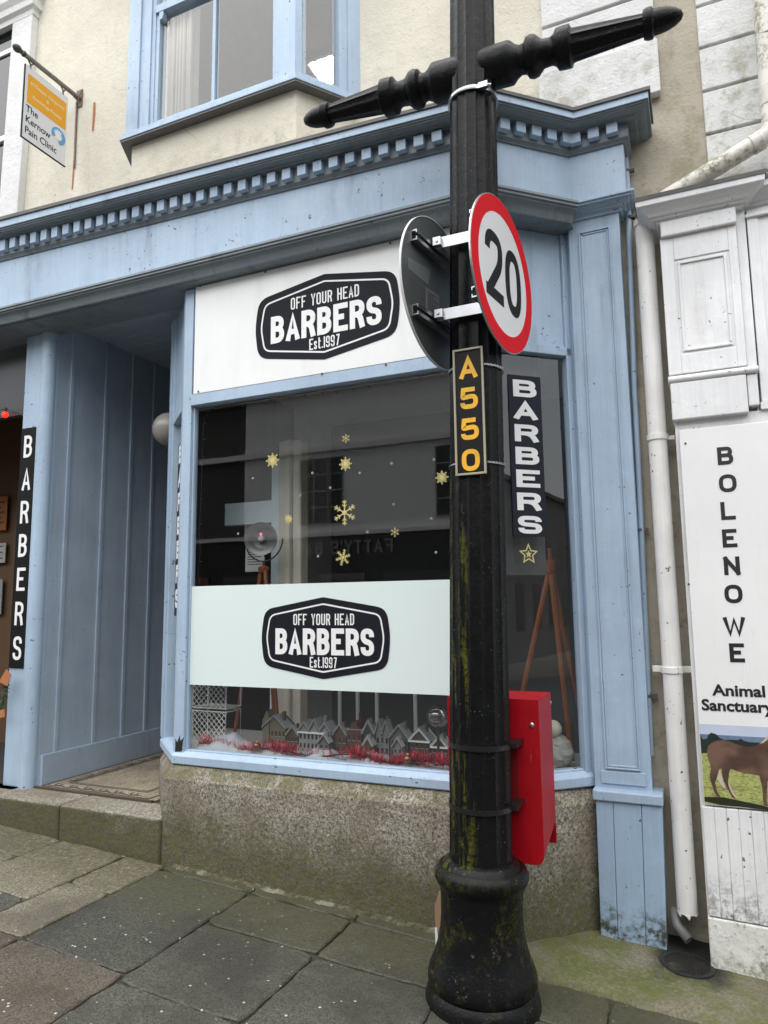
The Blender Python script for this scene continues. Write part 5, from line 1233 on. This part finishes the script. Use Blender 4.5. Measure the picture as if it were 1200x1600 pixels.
# model village
M_trim = plain('model_snow', (.33, .34, .35), .9, vary=.2, nscale=80)
YH = 3.45
def mhouse(label, u0, u1, vt, wall, roofc, style):
    vb = 1160
    x0, x1 = P(u0, vb, YH).x, P(u1, vb, YH).x; zt_ = P((u0 + u1) / 2, vt, YH).z; z0 = zsh + .012; w = x1 - x0; hgt = zt_ - z0; cx = (x0 + x1) / 2; dp_ = min(w, .12)
    r = thing('model_house', label, 'model house', (cx, YH, z0), 'row of model houses in the window display')
    F = Fr((cx, YH, z0), (1, 0, 0), (0, 0, 1)); wm = plain('model_wall_%s' % style, tuple(k * .6 for k in wall), .7, vary=.3, nscale=60); rm_ = plain('model_roof_%s' % style, roofc, .7, vary=.4, nscale=60)
    m = MB(); hb = hgt * .58; n = {'row': 3, 'twin': 2}.get(style, 1)
    for i in range(n):
        a = -w / 2 + w * i / n; b = a + w / n; mid = (a + b) / 2; pk = hgt * (.86 if style != 'row' or i == 1 else .78)
        poly = [(a, 0), (b - .001, 0), (b - .001, hb), (mid, pk), (a, hb)]
        if style == 'step': poly = [(a, 0), (b, 0), (b, hb), (b - w * .15, hb), (b - w * .15, hb * 1.18), (b - w * .3, hb * 1.18), (b - w * .3, hb * 1.36), (a + w * .3, hb * 1.36), (a + w * .3, hb * 1.18), (a + w * .15, hb * 1.18), (a + w * .15, hb), (a, hb)]
        m.prism(poly, -dp_, 0, F)
    if style == 'church': m.box(-w * .5, -w * .2, 0, hgt * .8, -dp_ * .6, .008, F); m.prism([(-w * .5, hgt * .8), (-w * .2, hgt * .8), (-w * .35, hgt * 1.05)], -dp_ * .5, .0, F)
    obj('wall', m, wm, r)
    m = MB()
    for i in range(n):
        a = -w / 2 + w * i / n; b = a + w / n; mid = (a + b) / 2; pk = hgt * (.86 if style != 'row' or i == 1 else .78)
        if style != 'step': stroke(m, [(a - .004, hb - .004), (mid, pk + .004), (b + .003, hb - .004)], .010, -dp_ * .9, .008, F)
        else: m.box(a, b, hb, hb * 1.05, -dp_, -.01, F)
    rf = obj('roof', m, rm_, r)
    m = MB(); m.box(w * .18, w * .28, hgt * .70, hgt, -dp_ * .5, -dp_ * .3, F); obj('chimney', m, wm, rf)
    m = MB(); k = max(2, int(w / .022))
    for j in range(2 if hgt > .1 else 1):
        for i in range(k):
            a = -w / 2 + w * (i + .28) / k; m.box(a, a + w / k * .46, hb * (.22 + .42 * j), hb * (.44 + .42 * j), .0003, .0016, F)
    obj('windows', m, plain('model_windows', (.03, .027, .022), .4), r)
    m = MB(); k = max(2, int(w / .022))
    for j in range(2 if hgt > .1 else 1):
        for i in range(k): a = -w / 2 + w * (i + .28) / k; m.box(a - .0018, a + w / k * .46 + .0018, hb * (.22 + .42 * j) - .003, hb * (.22 + .42 * j) - .0005, .0003, .003, F)
    m.box(-w / 2, w / 2, 0, .006, .0003, .006, F)
    for i in range(n):
        a = -w / 2 + w * i / n; b = a + w / n; mid = (a + b) / 2; pk = hgt * (.86 if style != 'row' or i == 1 else .78)
        if style != 'step': stroke(m, [(a - .006, hb + .002), (mid, pk + .012), (b + .004, hb + .002)], .0045, -dp_ * .7, .0095, F)
        else: m.box(a, b, hb * 1.05, hb * 1.08, -dp_ * .8, .002, F)
    obj('snow_trim', m, M_trim, r)
    if style in ('snow', 'row'):
        m = MB(); m.box(-w / 2 - .004, w / 2 + .004, hb - .010, hb - .002, .0003, .012, F); obj('snow_ledge', m, M['letters'], r)
mhouse('tan model church with a square tower, leftmost in the window village', 411, 446, 1113, (.24, .20, .13), (.08, .07, .06), 'church')
mhouse('white three gabled model house, widest in the window village', 467, 516, 1119, (.42, .43, .42), (.14, .10, .09), 'row')
mhouse('small dark thatched model cottage between the tan church and the white row', 448, 466, 1131, (.12, .09, .06), (.10, .08, .05), 'thatch')
mhouse('narrow brown model house between the white row and the stepped gable', 521, 541, 1127, (.17, .10, .065), (.10, .08, .07), 'plain')
mhouse('tall red brick model house with a stepped gable', 542, 565, 1114, (.19, .075, .05), (.16, .14, .12), 'step')
mhouse('dark green model house right of the stepped gable', 567, 585, 1119, (.05, .08, .06), (.22, .22, .21), 'plain')
mhouse('pale grey twin gabled model house in the middle right', 587, 608, 1120, (.33, .33, .32), (.11, .10, .10), 'twin')
mhouse('grey arcaded model shop with a dark roof', 610, 637, 1128, (.22, .215, .20), (.07, .065, .065), 'plaza')
mhouse('white snow covered model house with dark gable beams', 640, 671, 1132, (.10, .09, .08), (.62, .63, .64), 'snow')
mhouse('smallest snow roofed model cottage beside the lamp post', 674, 699, 1146, (.16, .12, .10), (.62, .63, .64), 'snow')

YH = 3.39
mhouse('tiny grey model shed in front of the white three gabled house', 498, 514, 1146, (.20, .20, .19), (.05, .05, .05), 'shed')
mhouse('tiny brown model kiosk in front of the dark green house', 568, 582, 1147, (.18, .11, .06), (.30, .30, .30), 'kiosk')
mhouse('tiny white model chapel in front of the arcaded shop', 614, 628, 1150, (.36, .36, .35), (.08, .06, .06), 'chapel')
# snow blanket, tinsel, baubles
m = MB(); nx, ny = 120, 10
xa, xb = BL.x + .07, CC.x - .05
rs = random.Random(11); ph_ = [rs.uniform(0, 6) for _ in range(9)]
for i in range(nx + 1):
    x = xa + (xb - xa) * i / nx
    for j in range(ny + 1):
        y = 3.275 + .27 * j / ny
        px_ = 1 - abs(2 * j / ny - 1) ** 2
        hgt = .020 + .018 * math.sin(x * 9 + ph_[0]) + .012 * math.sin(x * 23 + y * 14 + ph_[1]) + .006 * math.sin(x * 61 + y * 33)
        hgt += .035 * math.exp(-((x - P(495, 1180, 3.3).x) / .14) ** 2) + .08 * math.exp(-((x - P(340, 1160, 3.35).x) / .13) ** 2)
        m.v.append(Vector((x, y, zsh + .004 + max(.004, hgt) * px_)))
for i in range(nx):
    for j in range(ny): m.f.append([i * (ny + 1) + j, (i + 1) * (ny + 1) + j, (i + 1) * (ny + 1) + j + 1, i * (ny + 1) + j + 1]); m.mi.append(0)
sn_ = obj('fake_snow', m, plain('fake_snow', (.44, .45, .48), .95, vary=.15, nscale=40, bump=.6), smooth='all'); tag(sn_, 'lumpy white fake snow blanket laid along the bottom of the shop window', 'fake snow')
ti = MB(); rs = random.Random(4); yt = 3.33
N = 4300
for i in range(N):
    tt = rs.random(); x = xa + .01 + (xb - xa - .02) * tt
    if abs(x - P(495, 1180, 3.3).x) < .15 and rs.random() < .8: continue
    if x < P(420, 1170, 3.3).x and rs.random() < .55: continue
    zc0 = zsh + .046 + .012 * math.sin(x * 14) - .006; yc = yt + .012 * math.sin(x * 22)
    a = rs.uniform(0, 6.283); b = rs.uniform(-.6, 1.5); d = Vector((math.cos(a) * math.cos(b) * .8, math.sin(a) * math.cos(b) * .6, math.sin(b))).normalized(); L = rs.uniform(.025, .052) * (1.25 if rs.random() < .1 else 1)
    p = Vector((x, yc, zc0)); s_ = Vector((-d.y, d.x, .3)).normalized() * rs.uniform(.0009, .0024)
    q = p + d * L; q.y = max(q.y, 3.268); q.z = max(q.z, zsh + .006)
    c = rs.random(); ti.cur = 0 if c < .62 else (1 if c < .82 else 2)
    ti.add([p - s_, p + s_, q + s_ * .6, q - s_ * .6], [(0, 1, 2, 3)])
ti.cur = 2; ti.tube([(xa + .01 + (xb - xa - .02) * k / 60, yt + .012 * math.sin((xa + (xb - xa) * k / 60) * 22), zsh + .034 + .012 * math.sin((xa + (xb - xa) * k / 60) * 14)) for k in range(61)], .003, 6)
tg = obj('tinsel_garland', ti, [plain('tinsel_red', (.75, .02, .06), .3, metal=.7, vary=.3, nscale=60), plain('tinsel_pink', (.75, .16, .24), .25, metal=.4), plain('tinsel_dark', (.05, .03, .035), .3, metal=.6)]); tag(tg, 'red tinsel garland running along the foot of the shop window', 'garland')
for lab, u, v, r in (('bronze bauble in the tinsel at the left end of the window', 401, 1166, .022), ('dark bronze bauble in the tinsel right of the snow mound', 637, 1187, .024)):
    c = P(u, v, 3.30); c.z = max(c.z, zsh + r + .004); o_ = thing('bauble', lab, 'bauble', tuple(c), 'bronze baubles in the tinsel'); m = MB(); m.ball(c, r, 20); obj('ball', m, plain('bronze_bauble', (.25, .09, .05), .2, metal=.7), o_, smooth='all'); m = MB(); m.tube([c + Vector((0, 0, r * .95)), c + Vector((0, 0, r * 1.2))], r * .25, 10); obj('cap', m, gold, o_)
c = P(684, 1119, 3.44); rr = .056; gl_ = thing('glass_globe', 'smoky silver glass globe on a stand behind the smallest model cottage', 'globe', (c.x, c.y, zsh))
m = MB(); m.ball(c, rr, 28); obj('globe', m, plain('smoky_silver', (.30, .29, .28), .12, metal=.85, vary=.1), gl_, smooth='all')
m = MB(); m.lathe([(.03, zsh + .001), (.028, zsh + .008), (.007, zsh + .014), (.007, c.z - rr + .002)], (c.x, c.y, 0), (0, 0, 1), 16); obj('stand', m, plain('stand_dark', (.04, .04, .04), .4), gl_)

# white lattice basket
yk_ = 3.40; lk = thing('lattice_basket', 'two tier white wire lattice basket in the left corner of the shop window', 'basket', tuple(P(320, 1168, yk_)))
F = FRONT(yk_); l0, l1 = F.hit(301, 1120)[0], F.hit(353, 1120)[0]; tz_ = F.hit(325, 1070)[1]; 
m = MB(); zmid = F.hit(325, 1108)[1]
tiers = ((zsh + .004, zmid - .012), (zmid + .006, tz_ + .12))
for a, b in tiers:
    hh_ = b - a; ww_ = l1 - l0; st_ = .034
    for sgn in (1, -1):
        t_ = -hh_
        while t_ < ww_:
            xA, xB = t_, t_ + hh_; yA, yB = a, b
            if sgn < 0: xA, xB = xB, xA
            P0, P1 = Vector((xA, yA)), Vector((xB, yB)); cl0, cl1 = 0.0, 1.0
            for lo, hi in ((0, ww_),):
                dx = P1.x - P0.x
                ta, tb = sorted(((lo - P0.x) / dx, (hi - P0.x) / dx)); cl0, cl1 = max(cl0, ta), min(cl1, tb)
            if cl1 - cl0 > .05:
                q0, q1 = P0.lerp(P1, cl0), P0.lerp(P1, cl1)
                m.tube([F(l0 + q0.x, q0.y, .0 if sgn > 0 else .004), F(l0 + q1.x, q1.y, .0 if sgn > 0 else .004)], .0028, 6)
            t_ += st_
    m.tube([F(l0, a), F(l1, a), F(l1, b), F(l0, b), F(l0, a)], .005, 8); m.tube([F(l0, a, -.14), F(l1, a, -.14), F(l1, b, -.14), F(l0, b, -.14), F(l0, a, -.14)], .005, 8)
    for x in (l0, l1):
        for y in (a, b): m.tube([F(x, y), F(x, y, -.14)], .005, 8)
obj('lattice', m, plain('lattice_white', (.62, .61, .58), .6), lk)
m = MB()
for z in (tiers[0][0], tiers[1][0]): m.box(l0, l1, z, z + .004, -.14, 0, F)
obj('tray', m, plain('lattice_tray', (.5, .49, .46), .6), lk)
# slatted white stand behind the houses
ywr = 3.78; rk = thing('white_stand', 'white four legged stand behind the model houses, mostly hidden by the frosted band', 'stand', tuple(P(590, 1180, ywr)))
xs4 = [P(u, 1110, ywr).x for u in (531, 559, 589, 649)]
for x in xs4: m = MB(); m.box(x - .009, x + .009, ywr - .009, ywr + .009, zsh, -.12); obj('leg', m, plain('stand_white', (.60, .60, .59), .5), rk, bevel=.002)
m = MB(); m.box(xs4[0] - .02, xs4[-1] + .02, ywr - .02, ywr + .14, -.12, -.10); obj('top', m, plain('stand_white_top', (.60, .60, .59), .5), rk, bevel=.003)

# studio lamp on a wooden tripod
wood = plain('orange_wood', (.24, .065, .015), .4, vary=.3, nscale=20)
yt_ = 3.75; la = thing('tripod_lamp', 'grey studio floodlight on an orange wooden tripod behind the left side of the window', 'lamp', (P(410, 900, yt_).x, yt_, zsh))
hc = P(408, 842, yt_); hd = Vector((.42, -.86, -.05)).normalized()
m = MB(); m.lathe([(a_ * .82, b_ * .82) for a_, b_ in [(.03, -.10), (.055, -.09), (.06, -.05), (.085, -.02), (.125, .012), (.128, .016), (.124, .016), (.082, -.014), (.05, -.035), (.0, -.04)]], hc, hd, 36); obj('head', m, plain('lamp_grey', (.17, .17, .17), .35, metal=.5), la, smooth=True)
m = MB(); m.ball(hc - hd * .005, .022, 16); obj('bulb', m, plain('bulb_glass', (.5, .48, .45), .1), la, smooth='all')
pr_ = hc + hd * .0 + Vector((.055, -.085, .02)); m = MB(); m.ball(pr_, .007, 10); obj('pilot_light', m, emit('pilot_red', (1, .03, .12), 1.5), la)
m = MB(); yo = [hc + Vector((math.cos(a) * .14, .03, math.sin(a) * .14)) for a in [R(180 + k * 15) for k in range(13)]]; m.tube(yo, .005, 8); m.tube([hc + Vector((0, .03, -.14)), hc + Vector((0, .03, -.19))], .008, 8); obj('yoke', m, plain('yoke_dark', (.05, .05, .05), .4), la)
ap3 = hc + Vector((0, .03, -.18))
m = MB(); m.lathe([(.03, -.03), (.035, 0), (.02, .012)], ap3, (0, 0, 1), 14); obj('hub', m, wood, la)
for fx, fy in ((.19, -.10), (-.17, -.05), (.02, .12)):
    m = MB(); q = Vector((ap3.x + fx, ap3.y + fy, zsh + .002)); d = (q - ap3).normalized(); m.tube([ap3 + Vector((fx, fy, 0)) * .08, q], [.013, .011], 8); obj('leg', m, wood, la)
# second tripod at the side window
yt2 = 3.92; tp = thing('wooden_tripod', 'tall orange wooden tripod standing behind the narrow right hand window', 'tripod', tuple(P(850, 1190, yt2)))
a_p = P(860, 885, yt2)
for u, v, dy in ((808, 1120, -.02), (893, 1185, -.12), (905, 1100, .12)):
    q = P(u, v, yt2 + dy); d = q - a_p; q = a_p + d * ((zsh - a_p.z) / d.z) if d.z else q
    m = MB(); m.tube([a_p, q], [.017, .014], 8); obj('leg', m, wood, tp)
m = MB(); m.lathe([(.02, -.05), (.03, -.03), (.03, .03), (.012, .04), (.012, .10)], a_p, (0, 0, 1), 14); obj('hub', m, wood, tp)
# pale stone-like ornament at the foot of the side window
oc = P(868, 1165, 3.62); so_ = thing('stone_ornament', 'rough pale stone ornament at the foot of the narrow right hand window', 'ornament', (oc.x, oc.y, zsh))
m = MB(); m.ball((oc.x, oc.y, zsh + .075), .085, 20, (1, .7, .95)); rs = random.Random(2)
m.v = [v + Vector((rs.uniform(-.008, .008), rs.uniform(-.008, .008), rs.uniform(-.008, .008))) for v in m.v]
m.v = [Vector((v.x, v.y, max(v.z, zsh))) for v in m.v]
obj('body', m, plain('pale_stone', (.36, .35, .32), .9, vary=.4, nscale=50, bump=.6), so_); m = MB(); m.ball((oc.x - .005, oc.y - .01, zsh + .185), .042, 14); obj('knob', m, plain('cream_ball', (.5, .46, .36), .6), so_, smooth='all')

# track lights and notices
tz2 = 1.58; t0, t1 = PZ(352, 634, tz2), PZ(508, 686, tz2)
t0.y = min(t0.y, 5.4); tr_ = thing('track_light', 'dark ceiling track with two black spotlights inside the shop', 'track light', tuple((t0 + t1) / 2))
dk = plain('track_black', (.02, .02, .02), .4)
m = MB(); m.tube([t0, t1], .016, 8); obj('track', m, dk, tr_)
for u, v in ((376, 664), (456, 688)):
    fr_ = ((u - 352) / (508 - 352)); c = t0.lerp(t1, fr_); d = Vector((.25, -.5, -.8)).normalized()
    m = MB(); m.tube([c, c + Vector((0, 0, -.08))], .01, 8); m.lathe([(.03, -.06), (.045, -.05), (.045, .06), (.03, .06), (.03, .03)], c + Vector((0, 0, -.12)), d, 16); h_ = obj('spotlight', m, dk, tr_)
    m = MB(); m.ball(c + Vector((0, 0, -.12)) + d * .07, .028, 10); obj('lamp', m, plain('spot_lamp', (.4, .4, .38), .2), h_)
for lab, u0, v0, u1, v1 in (('white printed notice pinned at the left end of the blue partition', 328, 839, 342, 889), ('white printed notice behind the tripod of the studio lamp', 388, 850, 418, 894)):
    a_, b_ = fpt.hit(u0, v1)[:2], fpt.hit(u1, v0)[:2]; o_ = thing('notice', lab, 'notice', tuple(fpt(a_[0], a_[1], .04)), 'white notices on the partition')
    m = MB(); m.box(a_[0], b_[0], a_[1], b_[1], .034, .036, fpt); obj('paper', m, plain('notice_paper', (.8, .8, .78), .8), o_)
    m = MB(); w_ = b_[0] - a_[0]; h_ = b_[1] - a_[1]
    for k in range(8): m.box(a_[0] + w_ * .12, a_[0] + w_ * (.85 - .2 * (k % 3 == 2)), b_[1] - h_ * (.12 + k * .09), b_[1] - h_ * (.09 + k * .09), .036, .0368, fpt)
    obj('printing', m, plain('notice_print', (.1, .1, .1), .8), o_)
# fairy lights
fy = 3.30; wl = thing('fairy_lights', 'unlit string of dark fairy lights round the top and left edge of the shop window', 'fairy lights', tuple(P(320, 640, fy)))
way = [(700, 578), (640, 592), (590, 600), (540, 609), (490, 614), (440, 622), (400, 627), (360, 634), (330, 640), (319, 650), (316, 700), (315, 760), (313, 800), (311, 840), (313, 862), (309, 895), (312, 912)]
pts = [P(u, v, fy) for u, v in way]; m = MB(); m.tube(pts, .0022, 6); obj('wire', m, dk, wl)
fl0 = None
for a, b in zip(pts[:-1], pts[1:]):
    n = max(1, int((b - a).length / .09))
    for k in range(n):
        p = a.lerp(b, (k + .5) / n); m = MB(); vert = abs((b - a).z) > abs((b - a).x); d = Vector((.02, 0, .004)) if vert else Vector((.003, 0, -.018)); m.tube([p, p + d * .6, p + d], [.002, .0035, .001], 6); obj('bulb', m, dk, wl)
# fairy light hooks / eyelets on the right stile
for lab, u, v in (('small black wire eyelet on the window stile level with the star sticker', 885, 857), ('small black wire eyelet on the window stile above the red box', 893, 1027), ('small black wire eyelet at the foot of the window stile', 898, 1199)):
    c = FC_(*FC_.hit(u, v)[:2], .003); m = MB(); m.tube([c + Vector((math.cos(a) * .006, 0, math.sin(a) * .006)) for a in [k * .7 for k in range(10)]], .0016, 6); tag(obj('eyelet', m, dk), lab, 'eyelet', 'wire eyelets on the window stile')

# lobby globe lamp, side entrance bits
gc = PX(265, 671, -3.22); gl2 = thing('globe_lamp', 'unlit cream globe lamp fixed in the doorway lobby', 'lamp', tuple(gc))
rg = 25 / FPX * (gc.length)
m = MB(); m.ball(gc, rg, 28); obj('globe', m, plain('opal_globe', (.27, .25, .225), .25, vary=.05), gl2, smooth='all'); m = MB(); m.tube([gc + Vector((rg * .9, 0, 0)), (X0r - .05, gc.y, gc.z)], .02, 10) if 0 else None; m.lathe([(.04, rg * .9), (.04, rg * 1.1), (.02, rg * 1.15)], gc, (1, 0, 0), 16); m.tube([gc + Vector((rg * 1.1, 0, 0)), (X0r - .05, gc.y, gc.z)], .015, 10); obj('bracket', m, dk, gl2)
c = P(8, 648, 3.38); lx_ = thing('red_bulb', 'small red festoon bulb on a cable above the side entrance', 'bulb', tuple(c)); m = MB(); m.ball(c, .022, 16); obj('bulb', m, emit('red_bulb', (1, .02, .01), .6), lx_, smooth='all'); m = MB(); m.tube([c + Vector((0, 0, .02)), c + Vector((.004, 0, .05))], .01, 8); m.tube([P(-40, 652, 3.38), c + Vector((0, 0, .045)), P(38, 650, 3.38)], .004, 6); obj('cable', m, dk, lx_)
yd = 4.36
for lab, cat, u0, v0, u1, v1, col in (('orange topped price poster inside the side entrance, uppermost', 'poster', -16, 775, 12, 830, (.30, .10, .02)), ('white price list poster inside the side entrance', 'poster', -14, 848, 9, 880, (.38, .38, .36)), ('grey notice low on the wall inside the side entrance', 'poster', -12, 905, 4, 960, (.25, .26, .26))):
    a_, b_ = P(u0, v1, yd), P(u1, v0, yd); o_ = thing('poster', lab, cat, tuple(a_), 'posters inside the side entrance'); m = MB(); m.box(a_.x, b_.x, yd, yd + .01, a_.z, b_.z); obj('sheet', m, plain('poster_sheet', col, .6, vary=.3, nscale=30), o_)
    m = MB(); 
    for k in range(5): m.box(a_.x + .03, b_.x - .03 - .04 * (k % 2), yd - .002, yd - .0005, b_.z - (b_.z - a_.z) * (.2 + .15 * k), b_.z - (b_.z - a_.z) * (.14 + .15 * k))
    obj('printing', m, plain('poster_print', (.05, .045, .04), .7), o_)
gy = 3.30; ga = thing('garland', 'short green Christmas garland with orange paper ornaments at the left edge', 'garland', tuple(P(4, 1100, gy)))
rs = random.Random(9); m = MB()
for k in range(160):
    t_ = rs.random(); p = P(11 - 10 * t_ + rs.uniform(-3, 3), 1066 + 44 * t_, gy); d = Vector((rs.uniform(-1, 1), rs.uniform(-.6, .6), rs.uniform(-.8, .8))).normalized() * rs.uniform(.015, .035); s_ = Vector((-d.z, 0, d.x)).normalized() * .004; m.add([p - s_, p + s_, p + d], [(0, 1, 2)])
obj('needles', m, plain('garland_green', (.02, .07, .035), .5), ga)
m = MB(); F = FRONT(gy - .02); x, y = F.hit(8, 1058)[:2]; m.prism([(x - .05, y - .03), (x + .03, y - .055), (x + .055, y + .02), (x + .01, y + .05)], 0, .004, F); x, y = F.hit(3, 1115)[:2]; m.prism([(x - .03, y - .03), (x + .03, y - .02), (x + .025, y + .03), (x - .02, y + .02)], 0, .004, F); obj_split('paper_ornament', m, plain('orange_paper', (.40, .15, .06), .7), ga)

# ------------------------------------------------------------------ far side of the street (seen mirrored in the glass)
yo_ = -5.9
ob = thing('opposite_building', 'grey rendered building across the street, mirrored faintly in the shop window', 'building', (-5, yo_, -1.3))
Fo = Fr((0, yo_, 0), (1, 0, 0), (0, 0, 1), (0, 1, 0))
mw = plain('opposite_render', (.80, .80, .79), .85, vary=.12, nscale=2); md = plain('opposite_dark', (.012, .012, .013), .3)
m = MB(); m.box(-8.7, 5, 1.36, 4.3, -.3, 0, Fo); m.cur = 1; m.box(-14, -8.7, 1.36, 4.3, -.3, -.01, Fo); obj('wall', m, [mw, plain('opposite_wall_dark', (.075, .072, .068), .85, vary=.4, nscale=6)], ob)  # left stretch made dark so its reflection in the glass stays weak
m = MB(); m.box(-14, 5, -1.9, 1.36, -.3, -.02, Fo); obj('shopfront', m, md, ob)
for x0, x1, col in ((-13.4, -11.2, (.10, .12, .16)), (-10.7, -9.6, (.20, .06, .05)), (-9.2, -7.3, (.07, .10, .08)), (-6.9, -5.9, (.16, .15, .14)), (-5.5, -3.4, (.05, .06, .08)), (-3.0, -1.9, (.25, .22, .16)), (-1.5, .9, (.10, .10, .12)), (1.3, 4.4, (.14, .08, .06))):
    m = MB(); m.box(x0, x1, -1.7, .62, -.02, .02, Fo); fr2 = obj('shop_window', m, plain('unit_frame', col, .5), ob)
    m = MB(); m.box(x0 + .08, x1 - .08, -.95, .5, .0202, .024, Fo); obj('pane', m, plain('unit_glass', (.03, .032, .035), .1), fr2)
    m = MB()
    for q in range(int((x1 - x0) / .5)): a = x0 + .15 + q * .5; hh2 = rs.uniform(.2, .6); m.box(a, a + rs.uniform(.15, .35), -.7 + rs.uniform(0, .4), -.5 + hh2, .0245, .026, Fo)
    obj('posters', m, plain('unit_poster', (.5, .48, .42), .6, vary=.5, nscale=3), fr2)
m = MB(); m.box(-14, 5, 3.08, 3.20, 0, .08, Fo); m.box(-14, 5, 4.3, 4.5, -.3, .15, Fo); m.box(-14, 5, 1.36, 1.44, -.0, .1, Fo); obj('string_course', m, plain('opposite_trim', (.75, .74, .72), .8), ob)
for x in (-12.6, -6.86, -3.9, -1.2, 1.8):
    m = MB(); m.box(x - .5, x + .5, 1.62, 2.95, 0, .012, Fo); w_ = obj('window', m, md, ob)
    m = MB()
    for k in range(4): m.box(x - .5 + k * .333 - .012, x - .5 + k * .333 + .012, 1.62, 2.95, .012, .03, Fo)
    for k in range(5): m.box(x - .5, x + .5, 1.62 + k * .3325 - .012, 1.62 + k * .3325 + .012, .031, .04, Fo)
    obj('glazing_bar', m, plain('bar_white', (.32, .32, .31), .6), w_)
m = MB(); Fm = Fr((-5.30, yo_ + .0, 1.0), (-1, 0, 0), (0, 0, 1), (0, 1, 0)); Fm.z = Vector((0, 1, 0)); text(m, "FATTY'S BARS", Fm, 0, 0, .17, .26, .045, .045, .0, .02, center=False); obj('lettering', m, plain('fatty_letters', (.32, .32, .31), .6), ob)
m = MB(); m.box(-14, 5, 4.5, 4.55, -6, .1, Fo); m.prism([(-14, 5.45), (5, 5.45), (5, 5.46), (-14, 5.46)], -.3, .1, Fo) if 0 else None
obj('roof', m, M['lead'], ob)
for nm, x0, x1, h_, col in (('cream gabled terrace across the street to the left, behind the camera', -26, -14.05, 4.6, (.55, .50, .42)), ('added dark terrace across the street to the right, unseen behind the camera', 5.05, 62, 5.2, (.26, .25, .24))):  # right terrace is long and dark to keep sky out of the cant glass
    o_ = thing('opposite_building', nm, 'building', ((x0 + x1) / 2, yo_, -1.4)); m = MB(); m.box(x0, x1, -2.5, h_, -.3, 0, Fo); obj('wall', m, plain('terrace_render', col, .85, vary=.15, nscale=2), o_)
    m = MB(); x = x0 + 1
    while x < x1 - 1: m.box(x, x + .9, 1.7, 3.2, 0, .012, Fo); m.box(x, x + 1.1, -1.2, .9, 0, .012, Fo); x += 2.4
    obj('windows', m, md, o_)
    m = MB(); m.box(x0, x1, h_, h_ + .2, -.4, .2, Fo); obj('roof', m, M['lead'], o_)
m = MB(); m.box(-26, 20, -1.7, -1.2, 0, 0.01); 
m = MB(); m.quad((-26, -5.9, G(-26)), (20, -5.9, G(20)), (20, -4.6, G(20)), (-26, -4.6, G(-26))); tag(obj('far_pavement', m, SM[2]), kind='structure')

# ------------------------------------------------------------------ light, sky, camera
W = bpy.data.worlds.new('World'); S.world = W; W.use_nodes = True; nt = W.node_tree; bg = nt.nodes['Background']
sky = nt.nodes.new('ShaderNodeTexSky'); sky.sky_type = 'NISHITA'; sky.sun_disc = False
SE, SA = R(76), R(188)
sky.sun_elevation = SE; sky.sun_rotation = SA; sky.dust_density = 1; sky.air_density = 1.4; sky.ozone_density = 1.0
hs_ = nt.nodes.new('ShaderNodeHueSaturation'); hs_.inputs['Saturation'].default_value = .22
nt.links.new(sky.outputs[0], hs_.inputs['Color']); nt.links.new(hs_.outputs[0], bg.inputs['Color']); bg.inputs['Strength'].default_value = .07
sd = bpy.data.lights.new('sun', 'SUN'); sd.energy = 1.5; sd.angle = R(110); sd.color = (1, .985, .965); so2 = bpy.data.objects.new('sun', sd); COL.objects.link(so2)
dirv = Vector((math.sin(SA) * math.cos(SE), math.cos(SA) * math.cos(SE), math.sin(SE)))      # towards the sun
so2.rotation_euler = dirv.to_track_quat('Z', 'Y').to_euler(); so2.location = dirv * 20
cd = bpy.data.cameras.new('camera'); co_ = bpy.data.objects.new('camera', cd); COL.objects.link(co_); S.camera = co_
cd.sensor_fit = 'VERTICAL'; cd.sensor_height = 36; cd.lens = FPX / 1600 * 36; cd.clip_start = .05; cd.clip_end = 500
co_.matrix_world = Matrix(((_X.x, _X.y, _X.z, 0), (_Y.x, _Y.y, _Y.z, 0), (_Z.x, _Z.y, _Z.z, 0), (0, 0, 0, 1)))
S.view_settings.view_transform = 'Standard'; S.view_settings.look = 'None'; S.view_settings.exposure = 1.88; S.view_settings.gamma = 1; S.view_settings.use_curve_mapping = False
for o in list(bpy.data.objects):
    if '_w' in o: del o['_w']
